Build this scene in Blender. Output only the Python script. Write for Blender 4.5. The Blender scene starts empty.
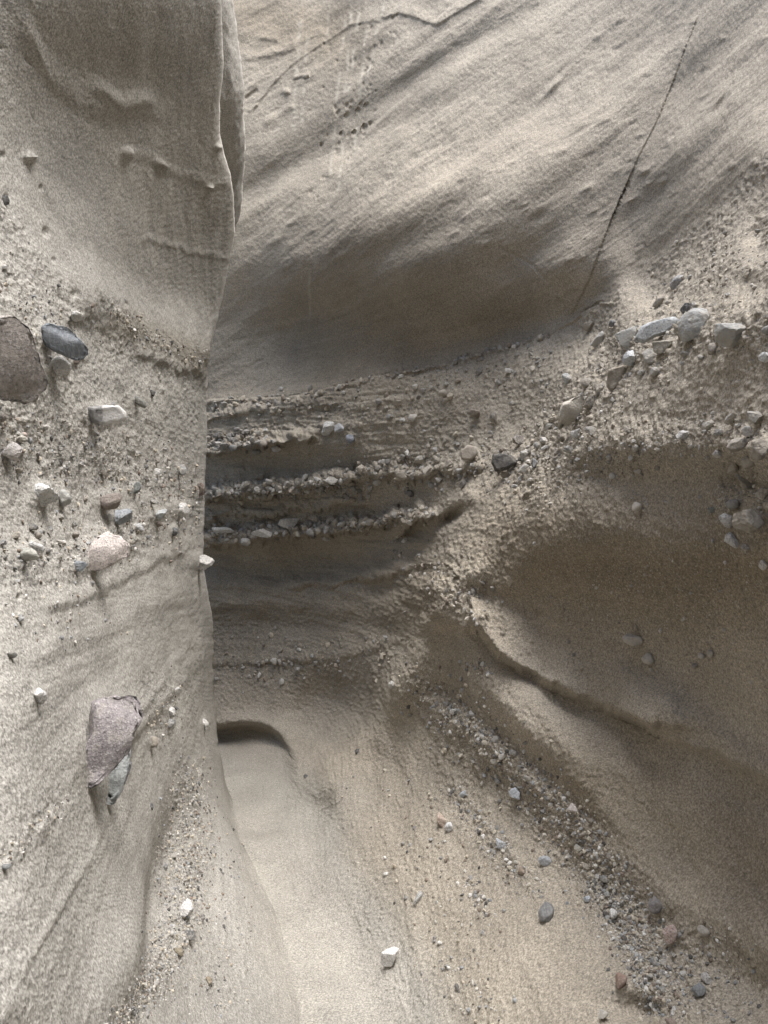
import bpy, bmesh, math
import numpy as np
from mathutils import Vector, Matrix

# ------------------------------------------------------------------ set-up
scene = bpy.context.scene
C = bpy.context.collection
RNG = np.random.default_rng(11)
EYE = np.array([0.0, 0.0, 1.5])          # standing point of the camera, metres
FOC = 770.0                              # image pixels per unit tangent
CU, CV = 384.0, 512.0  # image centre, pixels

def world(u, v, d):
    """image pixel (column u, row v) at estimated forward distance d -> world point"""
    return np.stack([(u - CU) / FOC * d, d + 0 * u, EYE[2] - (v - CV) / FOC * d], -1)

# ------------------------------------------------------------------ noise
_perm = np.random.default_rng(5).permutation(256)
_perm = np.concatenate([_perm, _perm, _perm]).astype(np.int32)
_g = np.random.default_rng(6).normal(size=(256, 3)); _g /= np.linalg.norm(_g, axis=1)[:, None]
_g = _g.astype(np.float32)

ROT = np.linalg.qr(np.random.default_rng(8).normal(size=(3, 3)))[0].astype(np.float32)

def perlin(p):
    p = np.asarray(p, np.float32)
    i = np.floor(p).astype(np.int32); f = p - i
    i &= 255
    w = f * f * f * (f * (f * 6 - 15) + 10)
    out = 0
    for dx in (0, 1):
        wx = w[..., 0] if dx else 1 - w[..., 0]
        for dy in (0, 1):
            wy = w[..., 1] if dy else 1 - w[..., 1]
            for dz in (0, 1):
                wz = w[..., 2] if dz else 1 - w[..., 2]
                h = _perm[_perm[_perm[i[..., 0] + dx] + i[..., 1] + dy] + i[..., 2] + dz]
                g = _g[h]
                out = out + wx * wy * wz * (g[..., 0] * (f[..., 0] - dx) + g[..., 1] * (f[..., 1] - dy) + g[..., 2] * (f[..., 2] - dz))
    return out * 1.5

def fbm(p, octv=4, gain=0.5, ridged=False):
    a, s, o = 1.0, 0.0, 0.0
    for k in range(octv):
        p = p @ ROT if k else p
        n = perlin(p * (2.03 ** k) + 17.3 * k)
        if ridged: n = 0.5 - np.abs(n) * 1.6
        s = s + a * n; o += a; a *= gain
    return s / o

def sstep(a, b, x):
    t = np.clip((x - a) / (b - a), 0, 1)
    return t * t * (3 - 2 * t)

# ------------------------------------------------------------------ surface fit
class Fit:
    """thin-plate fit of inverse distance through image points with estimated distances"""
    def __init__(self, pts, lam=2e-4):
        p = np.array(pts, float)
        self.x = p[:, :2] / 400.0; w = 1.0 / p[:, 2]; n = len(p)
        K = self._k(np.linalg.norm(self.x[:, None] - self.x[None], axis=2))
        A = np.zeros((n + 3, n + 3)); A[:n, :n] = K + lam * np.eye(n)
        A[:n, n] = 1; A[:n, n + 1:] = self.x; A[n, :n] = 1; A[n + 1:, :n] = self.x.T
        self.c = np.linalg.solve(A, np.concatenate([w, np.zeros(3)]))
    @staticmethod
    def _k(r):
        return np.where(r > 1e-9, r * r * np.log(np.maximum(r, 1e-9)), 0.0)
    def __call__(self, u, v):
        sh = u.shape; q = np.stack([u.ravel(), v.ravel()], 1) / 400.0
        n = len(self.x); out = np.empty(len(q))
        for s in range(0, len(q), 40000):
            b = q[s:s + 40000]
            r2 = ((b[:, None, :] - self.x[None]) ** 2).sum(2)
            k = 0.5 * r2 * np.log(np.maximum(r2, 1e-18))
            out[s:s + 40000] = k @ self.c[:n] + self.c[n] + b @ self.c[n + 1:]
        return 1.0 / np.clip(out.reshape(sh), 0.12, 1.6)

def pl(poly, x):
    a = np.array(poly, float)
    return np.interp(x, a[:, 0], a[:, 1])

def seg_dist(poly, u, v):
    """distance to a polyline"""
    a = np.array(poly, float); best = np.full(u.shape, 1e9)
    for (x0, y0), (x1, y1) in zip(a[:-1], a[1:]):
        dx, dy = x1 - x0, y1 - y0; L = dx * dx + dy * dy + 1e-9
        t = np.clip(((u - x0) * dx + (v - y0) * dy) / L, 0, 1)
        best = np.minimum(best, np.hypot(u - x0 - t * dx, v - y0 - t * dy))
    return best

def stroke(poly, w, u, v):
    d = seg_dist(poly, u, v)
    return np.exp(-(d / w) ** 2)

def ledge(poly, up, dn, amp, u, v, wob, fade=25):
    """lip that swells outward over `up` above the line and drops back over `dn` below it"""
    a = np.array(poly, float)
    t = v + wob - np.interp(u, a[:, 0], a[:, 1])
    prof = np.where(t < 0, sstep(-up, 0, t), 1 - sstep(0, dn, t))
    return amp * prof * sstep(a[0, 0] - fade, a[0, 0], u) * (1 - sstep(a[-1, 0], a[-1, 0] + fade, u))

def blob(u0, v0, ru, rv, rot, amp, u, v, p=2.0):
    c, s = math.cos(math.radians(rot)), math.sin(math.radians(rot))
    x = ((u - u0) * c + (v - v0) * s) / ru; y = (-(u - u0) * s + (v - v0) * c) / rv
    return amp * np.exp(-(x * x + y * y) ** (p / 2))

def normals(P):
    du = np.gradient(P, axis=1); dv = np.gradient(P, axis=0)
    n = np.cross(dv, du)
    n /= np.linalg.norm(n, axis=2, keepdims=True) + 1e-12
    return n

# ------------------------------------------------------------------ mesh helpers
def grid_object(name, P, mat, attrs, flip=False):
    R, K = P.shape[:2]
    idx = np.arange(R * K).reshape(R, K)
    q = np.stack([idx[:-1, :-1], idx[1:, :-1], idx[1:, 1:], idx[:-1, 1:]], -1).reshape(-1, 4)
    if flip: q = q[:, ::-1]
    me = bpy.data.meshes.new(name)
    me.vertices.add(R * K); me.vertices.foreach_set('co', P.reshape(-1).astype(np.float32))
    me.loops.add(q.size); me.loops.foreach_set('vertex_index', q.reshape(-1).astype(np.int32))
    me.polygons.add(len(q)); me.polygons.foreach_set('loop_start', np.arange(0, q.size, 4, dtype=np.int32))
    me.polygons.foreach_set('use_smooth', np.ones(len(q), bool))
    me.update(calc_edges=True); me.validate()
    for k, a in attrs.items():
        at = me.attributes.new(k, 'FLOAT', 'POINT'); at.data.foreach_set('value', a.reshape(-1).astype(np.float32))
    me.materials.append(mat)
    o = bpy.data.objects.new(name, me); C.objects.link(o)
    return o

# ------------------------------------------------------------------ materials
def new_mat(name):
    m = bpy.data.materials.new(name); m.use_nodes = True
    nt = m.node_tree; nt.nodes.clear()
    out = nt.nodes.new('ShaderNodeOutputMaterial'); b = nt.nodes.new('ShaderNodeBsdfPrincipled')
    b.inputs['Roughness'].default_value = 0.95; b.inputs['Specular IOR Level'].default_value = 0.15
    nt.links.new(b.outputs[0], out.inputs[0])
    return m, nt, b

def N(nt, typ, **kw):
    n = nt.nodes.new(typ)
    for k, v in kw.items():
        if k.startswith('i_'): n.inputs[k[2:].replace('_', ' ')].default_value = v
        else: setattr(n, k, v)
    return n

def noise_node(nt, vec, scale, detail=3, rough=0.6):
    n = N(nt, 'ShaderNodeTexNoise'); n.inputs['Scale'].default_value = scale
    n.inputs['Detail'].default_value = detail; n.inputs['Roughness'].default_value = rough
    nt.links.new(vec, n.inputs['Vector']); return n.outputs['Fac']

def ramp(nt, src, stops):
    r = N(nt, 'ShaderNodeValToRGB'); nt.links.new(src, r.inputs[0])
    e = r.color_ramp.elements
    while len(e) < len(stops): e.new(0.5)
    for el, (p, c) in zip(e, stops):
        el.position = p; el.color = (c if hasattr(c, '__len__') else (c, c, c)) + ((1,) if hasattr(c, '__len__') else (1,)) if hasattr(c, '__len__') else (c, c, c, 1)
    return r.outputs[0]

def mix(nt, a, b, fac, mode='MIX'):
    m = N(nt, 'ShaderNodeMix', data_type='RGBA', blend_type=mode)
    for s, x in ((m.inputs[6], a), (m.inputs[7], b), (m.inputs[0], fac)):
        if hasattr(x, 'node'): nt.links.new(x, s)
        elif hasattr(x, '__len__'): s.default_value = tuple(x) + (1,)
        else: s.default_value = x
    return m.outputs[2]

def math_node(nt, op, a, b=None, clamp=False):
    m = N(nt, 'ShaderNodeMath', operation=op, use_clamp=clamp)
    for s, x in ((m.inputs[0], a), (m.inputs[1], b)):
        if x is None: continue
        if hasattr(x, 'node'): nt.links.new(x, s)
        else: s.default_value = x
    return m.outputs[0]

def sandstone(name, base, warm, dip):
    m, nt, b = new_mat(name)
    geo = N(nt, 'ShaderNodeTexCoord'); vec = geo.outputs['Object']
    at = lambda k: (lambda n: n.outputs['Fac'])(N(nt, 'ShaderNodeAttribute', attribute_name=k))
    rough, brown, streak = at('rough'), at('brown'), at('streak')
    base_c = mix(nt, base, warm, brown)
    base_c = mix(nt, base_c, (0.305, 0.289, 0.256), at('sand'))
    # slow patches of paler and darker sand
    patch = ramp(nt, noise_node(nt, vec, 2.6, 5, 0.62), [(0.3, 0.84), (0.7, 1.14)])
    col = mix(nt, base_c, patch, 1.0, 'MULTIPLY')
    # bedding: bands that follow the dip
    mp = N(nt, 'ShaderNodeMapping'); nt.links.new(vec, mp.inputs[0])
    mp.inputs['Rotation'].default_value = (0, math.radians(dip), 0); mp.inputs['Scale'].default_value = (1.2, 1.2, 26)
    bed = ramp(nt, noise_node(nt, mp.outputs[0], 1.0, 5, 0.65), [(0.3, 0.87), (0.7, 1.11)])
    col = mix(nt, col, bed, 0.8, 'MULTIPLY')
    # grains: salt and pepper
    g1 = ramp(nt, noise_node(nt, vec, 190, 2, 0.75), [(0.3, 0.5), (0.7, 1.5)])
    g2 = ramp(nt, noise_node(nt, vec, 95, 3, 0.75), [(0.3, 0.74), (0.7, 1.24)])
    col = mix(nt, col, g1, 0.75, 'MULTIPLY'); col = mix(nt, col, g2, 0.7, 'MULTIPLY')
    vo = N(nt, 'ShaderNodeTexVoronoi'); vo.inputs['Scale'].default_value = 170; nt.links.new(vec, vo.inputs['Vector'])
    sp = N(nt, 'ShaderNodeSeparateColor'); nt.links.new(vo.outputs['Color'], sp.inputs[0])
    near = math_node(nt, 'LESS_THAN', vo.outputs['Distance'], 0.42)
    dk = math_node(nt, 'MULTIPLY', math_node(nt, 'GREATER_THAN', sp.outputs[0], 0.86), near)
    lt = math_node(nt, 'MULTIPLY', math_node(nt, 'GREATER_THAN', sp.outputs[1], 0.82), near)
    rr = math_node(nt, 'ADD', math_node(nt, 'MULTIPLY', rough, 0.65), 0.16, True)
    col = mix(nt, col, (0.10, 0.095, 0.09), math_node(nt, 'MULTIPLY', dk, rr))
    col = mix(nt, col, (0.46, 0.44, 0.40), math_node(nt, 'MULTIPLY', lt, rr))
    col = mix(nt, col, (0.62, 0.57, 0.48), math_node(nt, 'MULTIPLY', streak, 0.5))
    nt.links.new(col, b.inputs['Base Color'])
    h = math_node(nt, 'ADD', math_node(nt, 'MULTIPLY', noise_node(nt, vec, 200, 4, 0.7), 0.5),
                  math_node(nt, 'MULTIPLY', noise_node(nt, vec, 60, 4, 0.65), 0.9))
    h = math_node(nt, 'ADD', h, math_node(nt, 'MULTIPLY', noise_node(nt, mp.outputs[0], 2.5, 4, 0.6), 0.5))
    bp = N(nt, 'ShaderNodeBump'); bp.inputs['Distance'].default_value = 0.006
    nt.links.new(math_node(nt, 'ADD', math_node(nt, 'MULTIPLY', rough, 0.55), 0.42), bp.inputs['Strength'])
    nt.links.new(h, bp.inputs['Height']); nt.links.new(bp.outputs[0], b.inputs['Normal'])
    return m

M_LEFT = sandstone('pale_grey_sandstone', (0.337, 0.323, 0.294), (0.238, 0.21, 0.162), 8)
M_RIGHT = sandstone('tan_sandstone', (0.31, 0.277, 0.227), (0.20, 0.165, 0.117), -26)
M_SAND = sandstone('floor_sand', (0.305, 0.289, 0.256), (0.296, 0.277, 0.243), 0)

def stone_mat(name, speck, dust, speck_scale=240, band=0.0, split=False):
    """colour from the object's own colour; speckle crystals, dust film, faint veins"""
    m, nt, b = new_mat(name); b.inputs['Roughness'].default_value = 0.8
    vec = N(nt, 'ShaderNodeTexCoord').outputs['Object']
    oi = N(nt, 'ShaderNodeObjectInfo').outputs['Color']
    n1 = ramp(nt, noise_node(nt, vec, 60, 4, 0.65), [(0.3, 0.7), (0.7, 1.25)])
    col = mix(nt, oi, n1, 0.9, 'MULTIPLY')
    if split:                                               # the right-hand third is white quartz
        sx = N(nt, 'ShaderNodeSeparateXYZ'); nt.links.new(vec, sx.inputs[0])
        nz = math_node(nt, 'MULTIPLY', math_node(nt, 'SUBTRACT', noise_node(nt, vec, 50, 3), 0.5), 0.05)
        yy = math_node(nt, 'ADD', math_node(nt, 'ADD', sx.outputs[0], math_node(nt, 'MULTIPLY', sx.outputs[1], 0.3)), nz)
        col = mix(nt, col, (0.64, 0.63, 0.61), ramp(nt, math_node(nt, 'MULTIPLY_ADD', yy, 30.0), [(0.0, 0.0), (0.35, 1.0)]))
    if speck > 0:
        f = ramp(nt, noise_node(nt, vec, speck_scale, 4, 0.8), [(0.36, 1.0), (0.50, 0.0)])
        col = mix(nt, col, (0.07, 0.065, 0.065), math_node(nt, 'MULTIPLY', f, speck))
        f2 = ramp(nt, noise_node(nt, vec, speck_scale * 0.7, 4, 0.75), [(0.52, 0.0), (0.68, 1.0)])
        col = mix(nt, col, (0.56, 0.54, 0.52), math_node(nt, 'MULTIPLY', f2, speck))
    if band > 0:
        wv = N(nt, 'ShaderNodeTexWave'); wv.inputs['Scale'].default_value = 40; wv.inputs['Distortion'].default_value = 4
        nt.links.new(vec, wv.inputs['Vector'])
        col = mix(nt, col, (0.55, 0.56, 0.56), math_node(nt, 'MULTIPLY', ramp(nt, wv.outputs['Fac'], [(0.7, 0.0), (0.95, 1.0)]), band))
    fd = ramp(nt, noise_node(nt, vec, 35, 5, 0.7), [(0.45, 0.0), (0.62, 1.0)])
    col = mix(nt, col, (0.33, 0.305, 0.26), math_node(nt, 'MULTIPLY', fd, dust))
    nt.links.new(col, b.inputs['Base Color'])
    bp = N(nt, 'ShaderNodeBump'); bp.inputs['Distance'].default_value = 0.005; bp.inputs['Strength'].default_value = 0.9
    nt.links.new(noise_node(nt, vec, 160, 4, 0.7), bp.inputs['Height']); nt.links.new(bp.outputs[0], b.inputs['Normal'])
    return m

SM = {'granite': stone_mat('speckled_granite', 0.7, 0.35, 230),
      'slate': stone_mat('grey_slate', 0.12, 0.12, 200, 0.1),
      'smooth': stone_mat('smooth_river_stone', 0.2, 0.3, 300),
      'split': stone_mat('grey_and_white_stone', 0.1, 0.2, 200, 0.0, True),
      'dusty': stone_mat('dusty_stone', 0.15, 0.75, 220)}

def gravel_mat():
    m, nt, b = new_mat('mixed_gravel'); b.inputs['Roughness'].default_value = 0.9
    a = N(nt, 'ShaderNodeAttribute', attribute_name='shade')
    vec = N(nt, 'ShaderNodeTexCoord').outputs['Object']
    n1 = ramp(nt, noise_node(nt, vec, 220, 3, 0.7), [(0.3, 0.75), (0.7, 1.2)])
    nt.links.new(mix(nt, a.outputs['Color'], n1, 0.9, 'MULTIPLY'), b.inputs['Base Color'])
    return m
M_GRAVEL = gravel_mat()

# ------------------------------------------------------------------ table of the stones one can pick out
WHT = (0.60, 0.59, 0.565); BLU = (0.20, 0.225, 0.25); DRK = (0.10, 0.105, 0.11); BRN = (0.24, 0.19, 0.155); TAN = (0.42, 0.36, 0.28)
GRY = (0.30, 0.30, 0.295); PNK = (0.55, 0.42, 0.36); PBL = (0.46, 0.50, 0.53); RED = (0.26, 0.15, 0.115); PUR = (0.27, 0.235, 0.235); GRN = (0.27, 0.28, 0.24)
STONES = [
 # side,u,v,w,h,rot,kind,colour,angular,protrusion,name,label
 ('L',6,354,70,82,-8,'granite',(0.31,0.27,0.24),.35,-0.30,'boulder','large flat purple brown boulder flush in the pebbly wall at the left edge'),
 ('L',58,338,42,25,24,'slate',(0.17,0.195,0.225),.7,.25,'stone','dark blue grey slate stone jutting out beside the large brown boulder'),
 ('L',56,362,16,21,-20,'granite',WHT,.6,.2,'stone','small white and black speckled stone just under the dark blue slate'),
 ('L',72,313,15,11,10,'granite',WHT,.7,.3,'stone','small white stone above the right end of the dark blue slate'),
 ('L',74,356,8,11,0,'smooth',BRN,.6,.2,'pebble','tiny brown pebble under the right end of the dark blue slate'),
 ('L',102,411,34,19,0,'split',(0.27,0.265,0.26),.5,.45,'stone','two toned stone, grey at left and white at right, with a long shadow under it'),
 ('L',8,446,22,19,0,'granite',(0.60,0.55,0.53),.5,.3,'stone','pinkish white stone at the left edge below the large brown boulder'),
 ('L',18,433,11,8,0,'smooth',(0.52,0.49,0.42),.5,.2,'pebble','cream pebble resting over the pinkish white stone at the left edge'),
 ('L',25,429,6,6,0,'smooth',PNK,.5,.2,'pebble','tiny pinkish orange pebble above the pinkish white stone at the left edge'),
 ('L',42,491,28,25,0,'granite',(0.66,0.66,0.64),.8,.25,'stone','crumbly white crystalline lump beside a small grey pebble on the left wall'),
 ('L',61,493,11,18,0,'smooth',(0.40,0.41,0.38),.5,.3,'pebble','upright pale grey pebble right beside the crumbly white lump'),
 ('L',106,497,24,18,-4,'smooth',(0.25,0.20,0.17),.25,.45,'stone','rounded chocolate brown stone above a blue grey one'),
 ('L',120,512,23,16,-8,'slate',(0.28,0.31,0.34),.6,.4,'stone','blue grey stone tucked under the rounded brown stone'),
 ('L',107,514,6,9,20,'smooth',WHT,.5,.3,'pebble','tiny white pebble at the left end of the blue grey stone under the brown one'),
 ('L',99,548,43,30,-20,'granite',(0.70,0.60,0.55),.6,.35,'stone','large pinkish white angular stone with a small slate piece at its left tip'),
 ('L',76,562,18,11,6,'slate',(0.20,0.225,0.25),.6,.4,'pebble','small blue grey slate piece at the left tip of the large pinkish white stone'),
 ('L',23,551,21,14,4,'smooth',(0.36,0.36,0.31),.5,.35,'stone','greenish grey stone with a white pebble on its right shoulder'),
 ('L',33,543,15,13,0,'granite',(0.64,0.64,0.62),.5,.35,'pebble','white pebble on the right shoulder of the greenish grey stone'),
 ('L',178,507,15,15,10,'granite',(0.66,0.65,0.62),.6,.4,'pebble','bright white angular pebble alone near the corner of the left wall'),
 ('L',157,511,14,10,-20,'slate',(0.40,0.43,0.44),.6,.3,'pebble','blue grey pebble left of the bright white angular pebble'),
 ('L',158,521,8,6,0,'smooth',BRN,.4,.3,'pebble','tiny brown pebble under the blue grey pebble near the wall corner'),
 ('L',135,484,8,13,20,'slate',(0.19,0.21,0.2),.5,.2,'pebble','thin dark green slate chip standing upright right of the brown stone'),
 ('L',180,467,8,11,-10,'dusty',GRY,.6,.3,'pebble','dusty grey pebble above the bright white angular pebble'),
 ('L',157,469,8,8,0,'granite',WHT,.6,.3,'pebble','small white chip in the pebble layer, left of the dusty grey pebble'),
 ('L',137,398,17,7,30,'slate',(0.22,0.22,0.19),.5,.2,'pebble','thin slanting slate chip in bare sand above the pebble layer'),
 ('L',153,389,7,8,0,'smooth',DRK,.6,.3,'pebble','tiny black pebble alone in bare sand right of the slanting slate chip'),
 ('L',200,488,10,15,0,'dusty',(0.16,0.10,0.08),.6,.4,'pebble','dark red brown pebble at the very corner of the left wall'),
 ('L',172,528,7,10,0,'slate',DRK,.6,.2,'pebble','tiny dark chip right below the bright white angular pebble'),
 ('L',137,524,11,9,0,'granite',(0.55,0.57,0.58),.6,.3,'pebble','pale bluish pebble right of the blue grey stone under the brown one'),
 ('L',112,400,5,5,0,'smooth',GRY,.5,.2,'pebble','tiny grey pebble just above the two toned stone with the long shadow'),
 ('L',202,560,24,16,8,'granite',(0.50,0.49,0.46),.6,.5,'stone','grey white stone poking out of the left wall corner below the pebble layer'),
 ('L',12,647,11,7,20,'slate',(0.2,0.19,0.17),.6,.3,'pebble','dark flat pebble in bare sand near the left edge'),
 ('L',38,690,12,18,0,'granite',WHT,.8,.15,'pebble','crumbly white pebble in bare sand left of the big purple grey rock'),
 ('L',22,611,7,9,-30,'slate',GRY,.6,.2,'pebble','small grey chip in the sand below the greenish grey stone'),
 ('L',103,735,46,78,18,'granite',(0.27,0.235,0.24),.75,.55,'boulder','big purple grey granite rock leaning on the lower left wall'),
 ('L',113,770,19,54,18,'slate',(0.36,0.39,0.39),.8,.3,'stone','long blue grey slate sliver under the big purple grey rock'),
 ('L',123,768,9,24,16,'slate',(0.12,0.125,0.13),.8,.7,'stone','dark narrow slate flake along the right side of the blue grey sliver'),
 ('L',168,710,9,12,0,'granite',WHT,.8,.3,'pebble','white speckled pebble in the gully right of the big purple grey rock'),
 ('L',168,720,9,9,0,'granite',GRY,.7,.3,'pebble','grey speckled pebble touching the underside of the white speckled one'),
 ('L',205,722,7,12,10,'granite',(0.68,0.67,0.64),.6,.4,'pebble','white upright pebble close to the lower corner of the left wall'),
 ('L',173,688,6,9,30,'granite',WHT,.7,.3,'pebble','tiny white chip above the white speckled pebble in the gully'),
 ('L',151,738,8,11,0,'smooth',(0.36,0.31,0.24),.4,.1,'pebble','flat tan pebble nearly flush right of the big purple grey rock'),
 ('L',182,907,18,13,-20,'granite',(0.66,0.65,0.64),.8,.2,'stone','white crumbly stone at the heart of the left gravel gully'),
 ('L',187,933,13,13,0,'granite',(0.13,0.13,0.125),.7,.3,'pebble','dark grey pebble under the white crumbly stone in the left gully'),
 ('L',178,947,7,12,-8,'smooth',(0.27,0.22,0.13),.4,.2,'pebble','olive brown pebble lower left of the dark grey pebble in the gully'),
 ('L',208,978,6,11,0,'smooth',(0.27,0.21,0.13),.6,.2,'pebble','lone brown half moon pebble on bare sand right of the gully'),
 ('L',5,857,9,7,0,'slate',(0.18,0.19,0.19),.6,.3,'pebble','dark pebble at the left edge low on the wall'),
 ('L',153,802,4,8,10,'smooth',DRK,.5,.2,'pebble','tiny dark chip low right of the slate sliver'),
 ('L',8,193,9,10,0,'slate',(0.09,0.09,0.085),.6,.1,'pebble','black pebble set high in the wall near the left edge'),
 # back wall
 ('R',327,425,17,16,-12,'granite',(0.60,0.59,0.56),.8,.4,'stone','white angular stone on the lip of the dark hollow in the back wall'),
 ('R',340,426,12,10,0,'slate',(0.38,0.39,0.41),.6,.4,'pebble','grey pebble right beside the white angular stone on the hollow lip'),
 ('R',351,437,9,10,0,'slate',(0.2,0.22,0.27),.4,.5,'pebble','dark blue pebble hanging right below the grey one on the hollow lip'),
 ('R',276,447,10,6,0,'granite',WHT,.5,.4,'pebble','tiny pale pebble alone in the dark hollow of the back wall'),
 ('R',362,467,11,11,0,'dusty',TAN,.6,.4,'stone','tan stone with a dark underside at the right end of the dark hollow'),
 ('R',332,478,15,9,-10,'granite',(0.58,0.55,0.5),.7,.4,'stone','white stone at the right end of the middle pebble ledge'),
 ('R',288,523,24,12,-8,'granite',(0.57,0.55,0.5),.8,.4,'stone','broad white stone midway along the lowest pebble ledge'),
 ('R',262,531,20,10,0,'granite',(0.54,0.51,0.46),.8,.4,'stone','white crumbly stone left of the broad one on the lowest pebble ledge'),
 ('R',246,540,10,8,0,'granite',(0.42,0.4,0.36),.5,.4,'pebble','grey rounded pebble hanging under the lowest pebble ledge'),
 ('R',224,528,24,7,8,'granite',(0.58,0.56,0.52),.7,.4,'stone','flat white stone at the left end of the lowest pebble ledge'),
 ('R',396,400,10,7,-10,'dusty',TAN,.6,.4,'pebble','dusty tan pebble high in the back wall under the smooth sandstone'),
 ('R',412,415,9,9,0,'smooth',(0.55,0.5,0.43),.3,.4,'pebble','round cream pebble in the back wall right of the dusty tan one'),
 ('R',442,390,9,8,0,'dusty',TAN,.6,.4,'pebble','tan pebble close under the smooth sandstone, high on the back wall'),
 ('R',475,410,12,10,0,'dusty',(0.25,0.20,0.15),.6,.4,'pebble','brown pebble left of an upright grey brown one'),
 ('R',495,416,8,13,0,'dusty',(0.26,0.23,0.19),.6,.4,'pebble','upright grey brown pebble above the charcoal block'),
 ('R',470,452,18,15,-12,'dusty',(0.36,0.3,0.23),.4,.5,'stone','rounded tan stone with dark shadow left of the charcoal block'),
 ('R',503,460,23,19,4,'smooth',(0.085,0.08,0.075),.95,.55,'stone','charcoal black square block jutting from the bright slope'),
 ('R',524,465,14,10,-10,'dusty',(0.42,0.4,0.36),.7,.4,'pebble','pale grey pebble touching the right side of the charcoal block'),
 ('R',535,460,7,10,0,'slate',(0.16,0.16,0.16),.7,.4,'pebble','small dark pebble at the right end of the row by the charcoal block'),
 ('R',428,468,10,11,0,'dusty',(0.45,0.4,0.33),.5,.5,'pebble','pale pebble with a dark streak of shadow, left of the rounded tan stone'),
 ('R',402,473,12,8,0,'dusty',(0.43,0.38,0.31),.6,.4,'pebble','flat pale pebble in the pebble row across the back wall'),
 ('R',420,457,14,8,-12,'dusty',(0.42,0.38,0.31),.5,.4,'pebble','broad dusty pebble on top of the pebble row across the back wall'),
 ('R',410,491,8,8,0,'slate',(0.12,0.11,0.1),.4,.4,'pebble','round black pebble below the pebble row across the back wall'),
 ('R',437,458,8,8,0,'dusty',(0.32,0.28,0.22),.6,.4,'pebble','small brown pebble just left and above the pale one with a shadow streak'),
 ('R',464,483,6,10,20,'slate',(0.22,0.2,0.17),.7,.3,'pebble','thin dark chip in the bright slope below the rounded tan stone'),
 # right shoulder boulders
 ('R',696,322,33,35,-10,'dusty',(0.40,0.40,0.385),.9,.25,'boulder','largest pale grey boulder in the row along the right shoulder'),
 ('R',734,324,34,34,10,'dusty',(0.38,0.375,0.355),.9,.05,'boulder','rounded pale boulder right of the largest one on the right shoulder'),
 ('R',657,327,42,15,-8,'granite',(0.42,0.45,0.47),.7,.1,'boulder','long pale blue slab in the row of boulders on the right shoulder'),
 ('R',629,336,24,23,14,'dusty',(0.40,0.395,0.37),.8,.1,'boulder','pale angular boulder at the left end of the pale blue slab'),
 ('R',664,341,17,20,0,'dusty',(0.30,0.27,0.21),.6,.2,'stone','brown stone wedged below the right end of the pale blue slab'),
 ('R',650,352,18,16,-20,'dusty',(0.38,0.36,0.31),.7,.3,'stone','tan stone under the middle of the pale blue slab'),
 ('R',633,356,14,17,0,'granite',(0.50,0.53,0.56),.7,.3,'stone','bluish white stone below the pale angular boulder'),
 ('R',618,372,19,24,24,'dusty',(0.27,0.225,0.16),.7,.4,'stone','brown angular stone below the bluish white stone on the shoulder crest'),
 ('R',601,387,11,16,14,'dusty',(0.18,0.155,0.12),.7,.4,'stone','dark brown stone left of the brown angular one on the crest'),
 ('R',594,401,9,17,14,'dusty',(0.16,0.14,0.11),.7,.4,'stone','narrow dark stone on the crest directly above the broad pale block'),
 ('R',572,411,26,26,-24,'dusty',(0.47,0.42,0.34),.75,.3,'stone','broad pale tan block on the crest of the right shoulder'),
 ('R',563,434,11,10,0,'dusty',(0.17,0.14,0.11),.6,.4,'pebble','dark brown pebble below the broad pale tan block'),
 ('R',600,337,20,10,-26,'dusty',(0.47,0.46,0.43),.8,.4,'stone','pale wedge shaped stone left of the boulder row'),
 ('R',588,323,14,10,0,'dusty',(0.33,0.28,0.22),.7,.4,'stone','tan stone on bare slope upper left of the pale wedge shaped stone'),
 ('R',616,321,8,8,0,'slate',(0.15,0.15,0.15),.6,.4,'pebble','small dark pebble above the left end of the boulder row'),
 ('R',687,304,13,9,-30,'slate',(0.09,0.09,0.09),.5,.4,'pebble','black pebble perched on the upper left of the largest pale boulder'),
 ('R',680,280,12,16,20,'granite',(0.28,0.28,0.28),.6,.3,'stone','grey stone on the slope above the largest pale boulder'),
 ('R',660,302,14,7,-30,'dusty',(0.24,0.21,0.17),.6,.4,'pebble','flat brown pebble on the slope above the pale blue slab'),
 ('R',569,376,9,13,0,'granite',(0.48,0.5,0.5),.7,.3,'pebble','pale bluish pebble on bright slope above the broad pale tan block'),
 ('R',765,352,14,13,0,'granite',(0.58,0.59,0.58),.6,.4,'stone','white stone at the right edge below the rounded pale boulder'),
 ('R',747,425,15,11,24,'granite',(0.52,0.5,0.47),.5,.4,'stone','pale stone above a brown rounded one in the dark right recess'),
 ('R',737,439,18,15,-14,'dusty',(0.3,0.265,0.22),.4,.9,'stone','brown rounded stone in the dark recess at right'),
 ('R',762,442,16,24,0,'dusty',(0.22,0.19,0.15),.6,.9,'stone','dark brown stone at the right edge beside the recess'),
 ('R',684,430,12,10,0,'granite',(0.56,0.55,0.53),.7,.4,'pebble','white pebble cluster piece on the lip over the dark overhang'),
 ('R',710,421,14,8,-20,'dusty',(0.46,0.43,0.37),.7,.4,'pebble','tan flake on the lip over the dark overhang, right of the white piece'),
 ('R',753,517,32,26,10,'dusty',(0.25,0.215,0.165),.7,.9,'boulder','rough brown boulder sticking out of the dark wall at the right edge'),
 ('R',747,478,26,12,20,'dusty',(0.36,0.33,0.28),.9,.9,'stone','flaky layered stone above the rough brown boulder at the right edge'),
 ('R',639,503,9,10,0,'smooth',(0.5,0.45,0.38),.3,.5,'pebble','cream pebble at the left of a small hole in the dark overhang'),
 ('R',616,472,6,7,0,'smooth',(0.45,0.42,0.37),.4,.5,'pebble','tiny pale pebble near the upper left of the dark overhang'),
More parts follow.
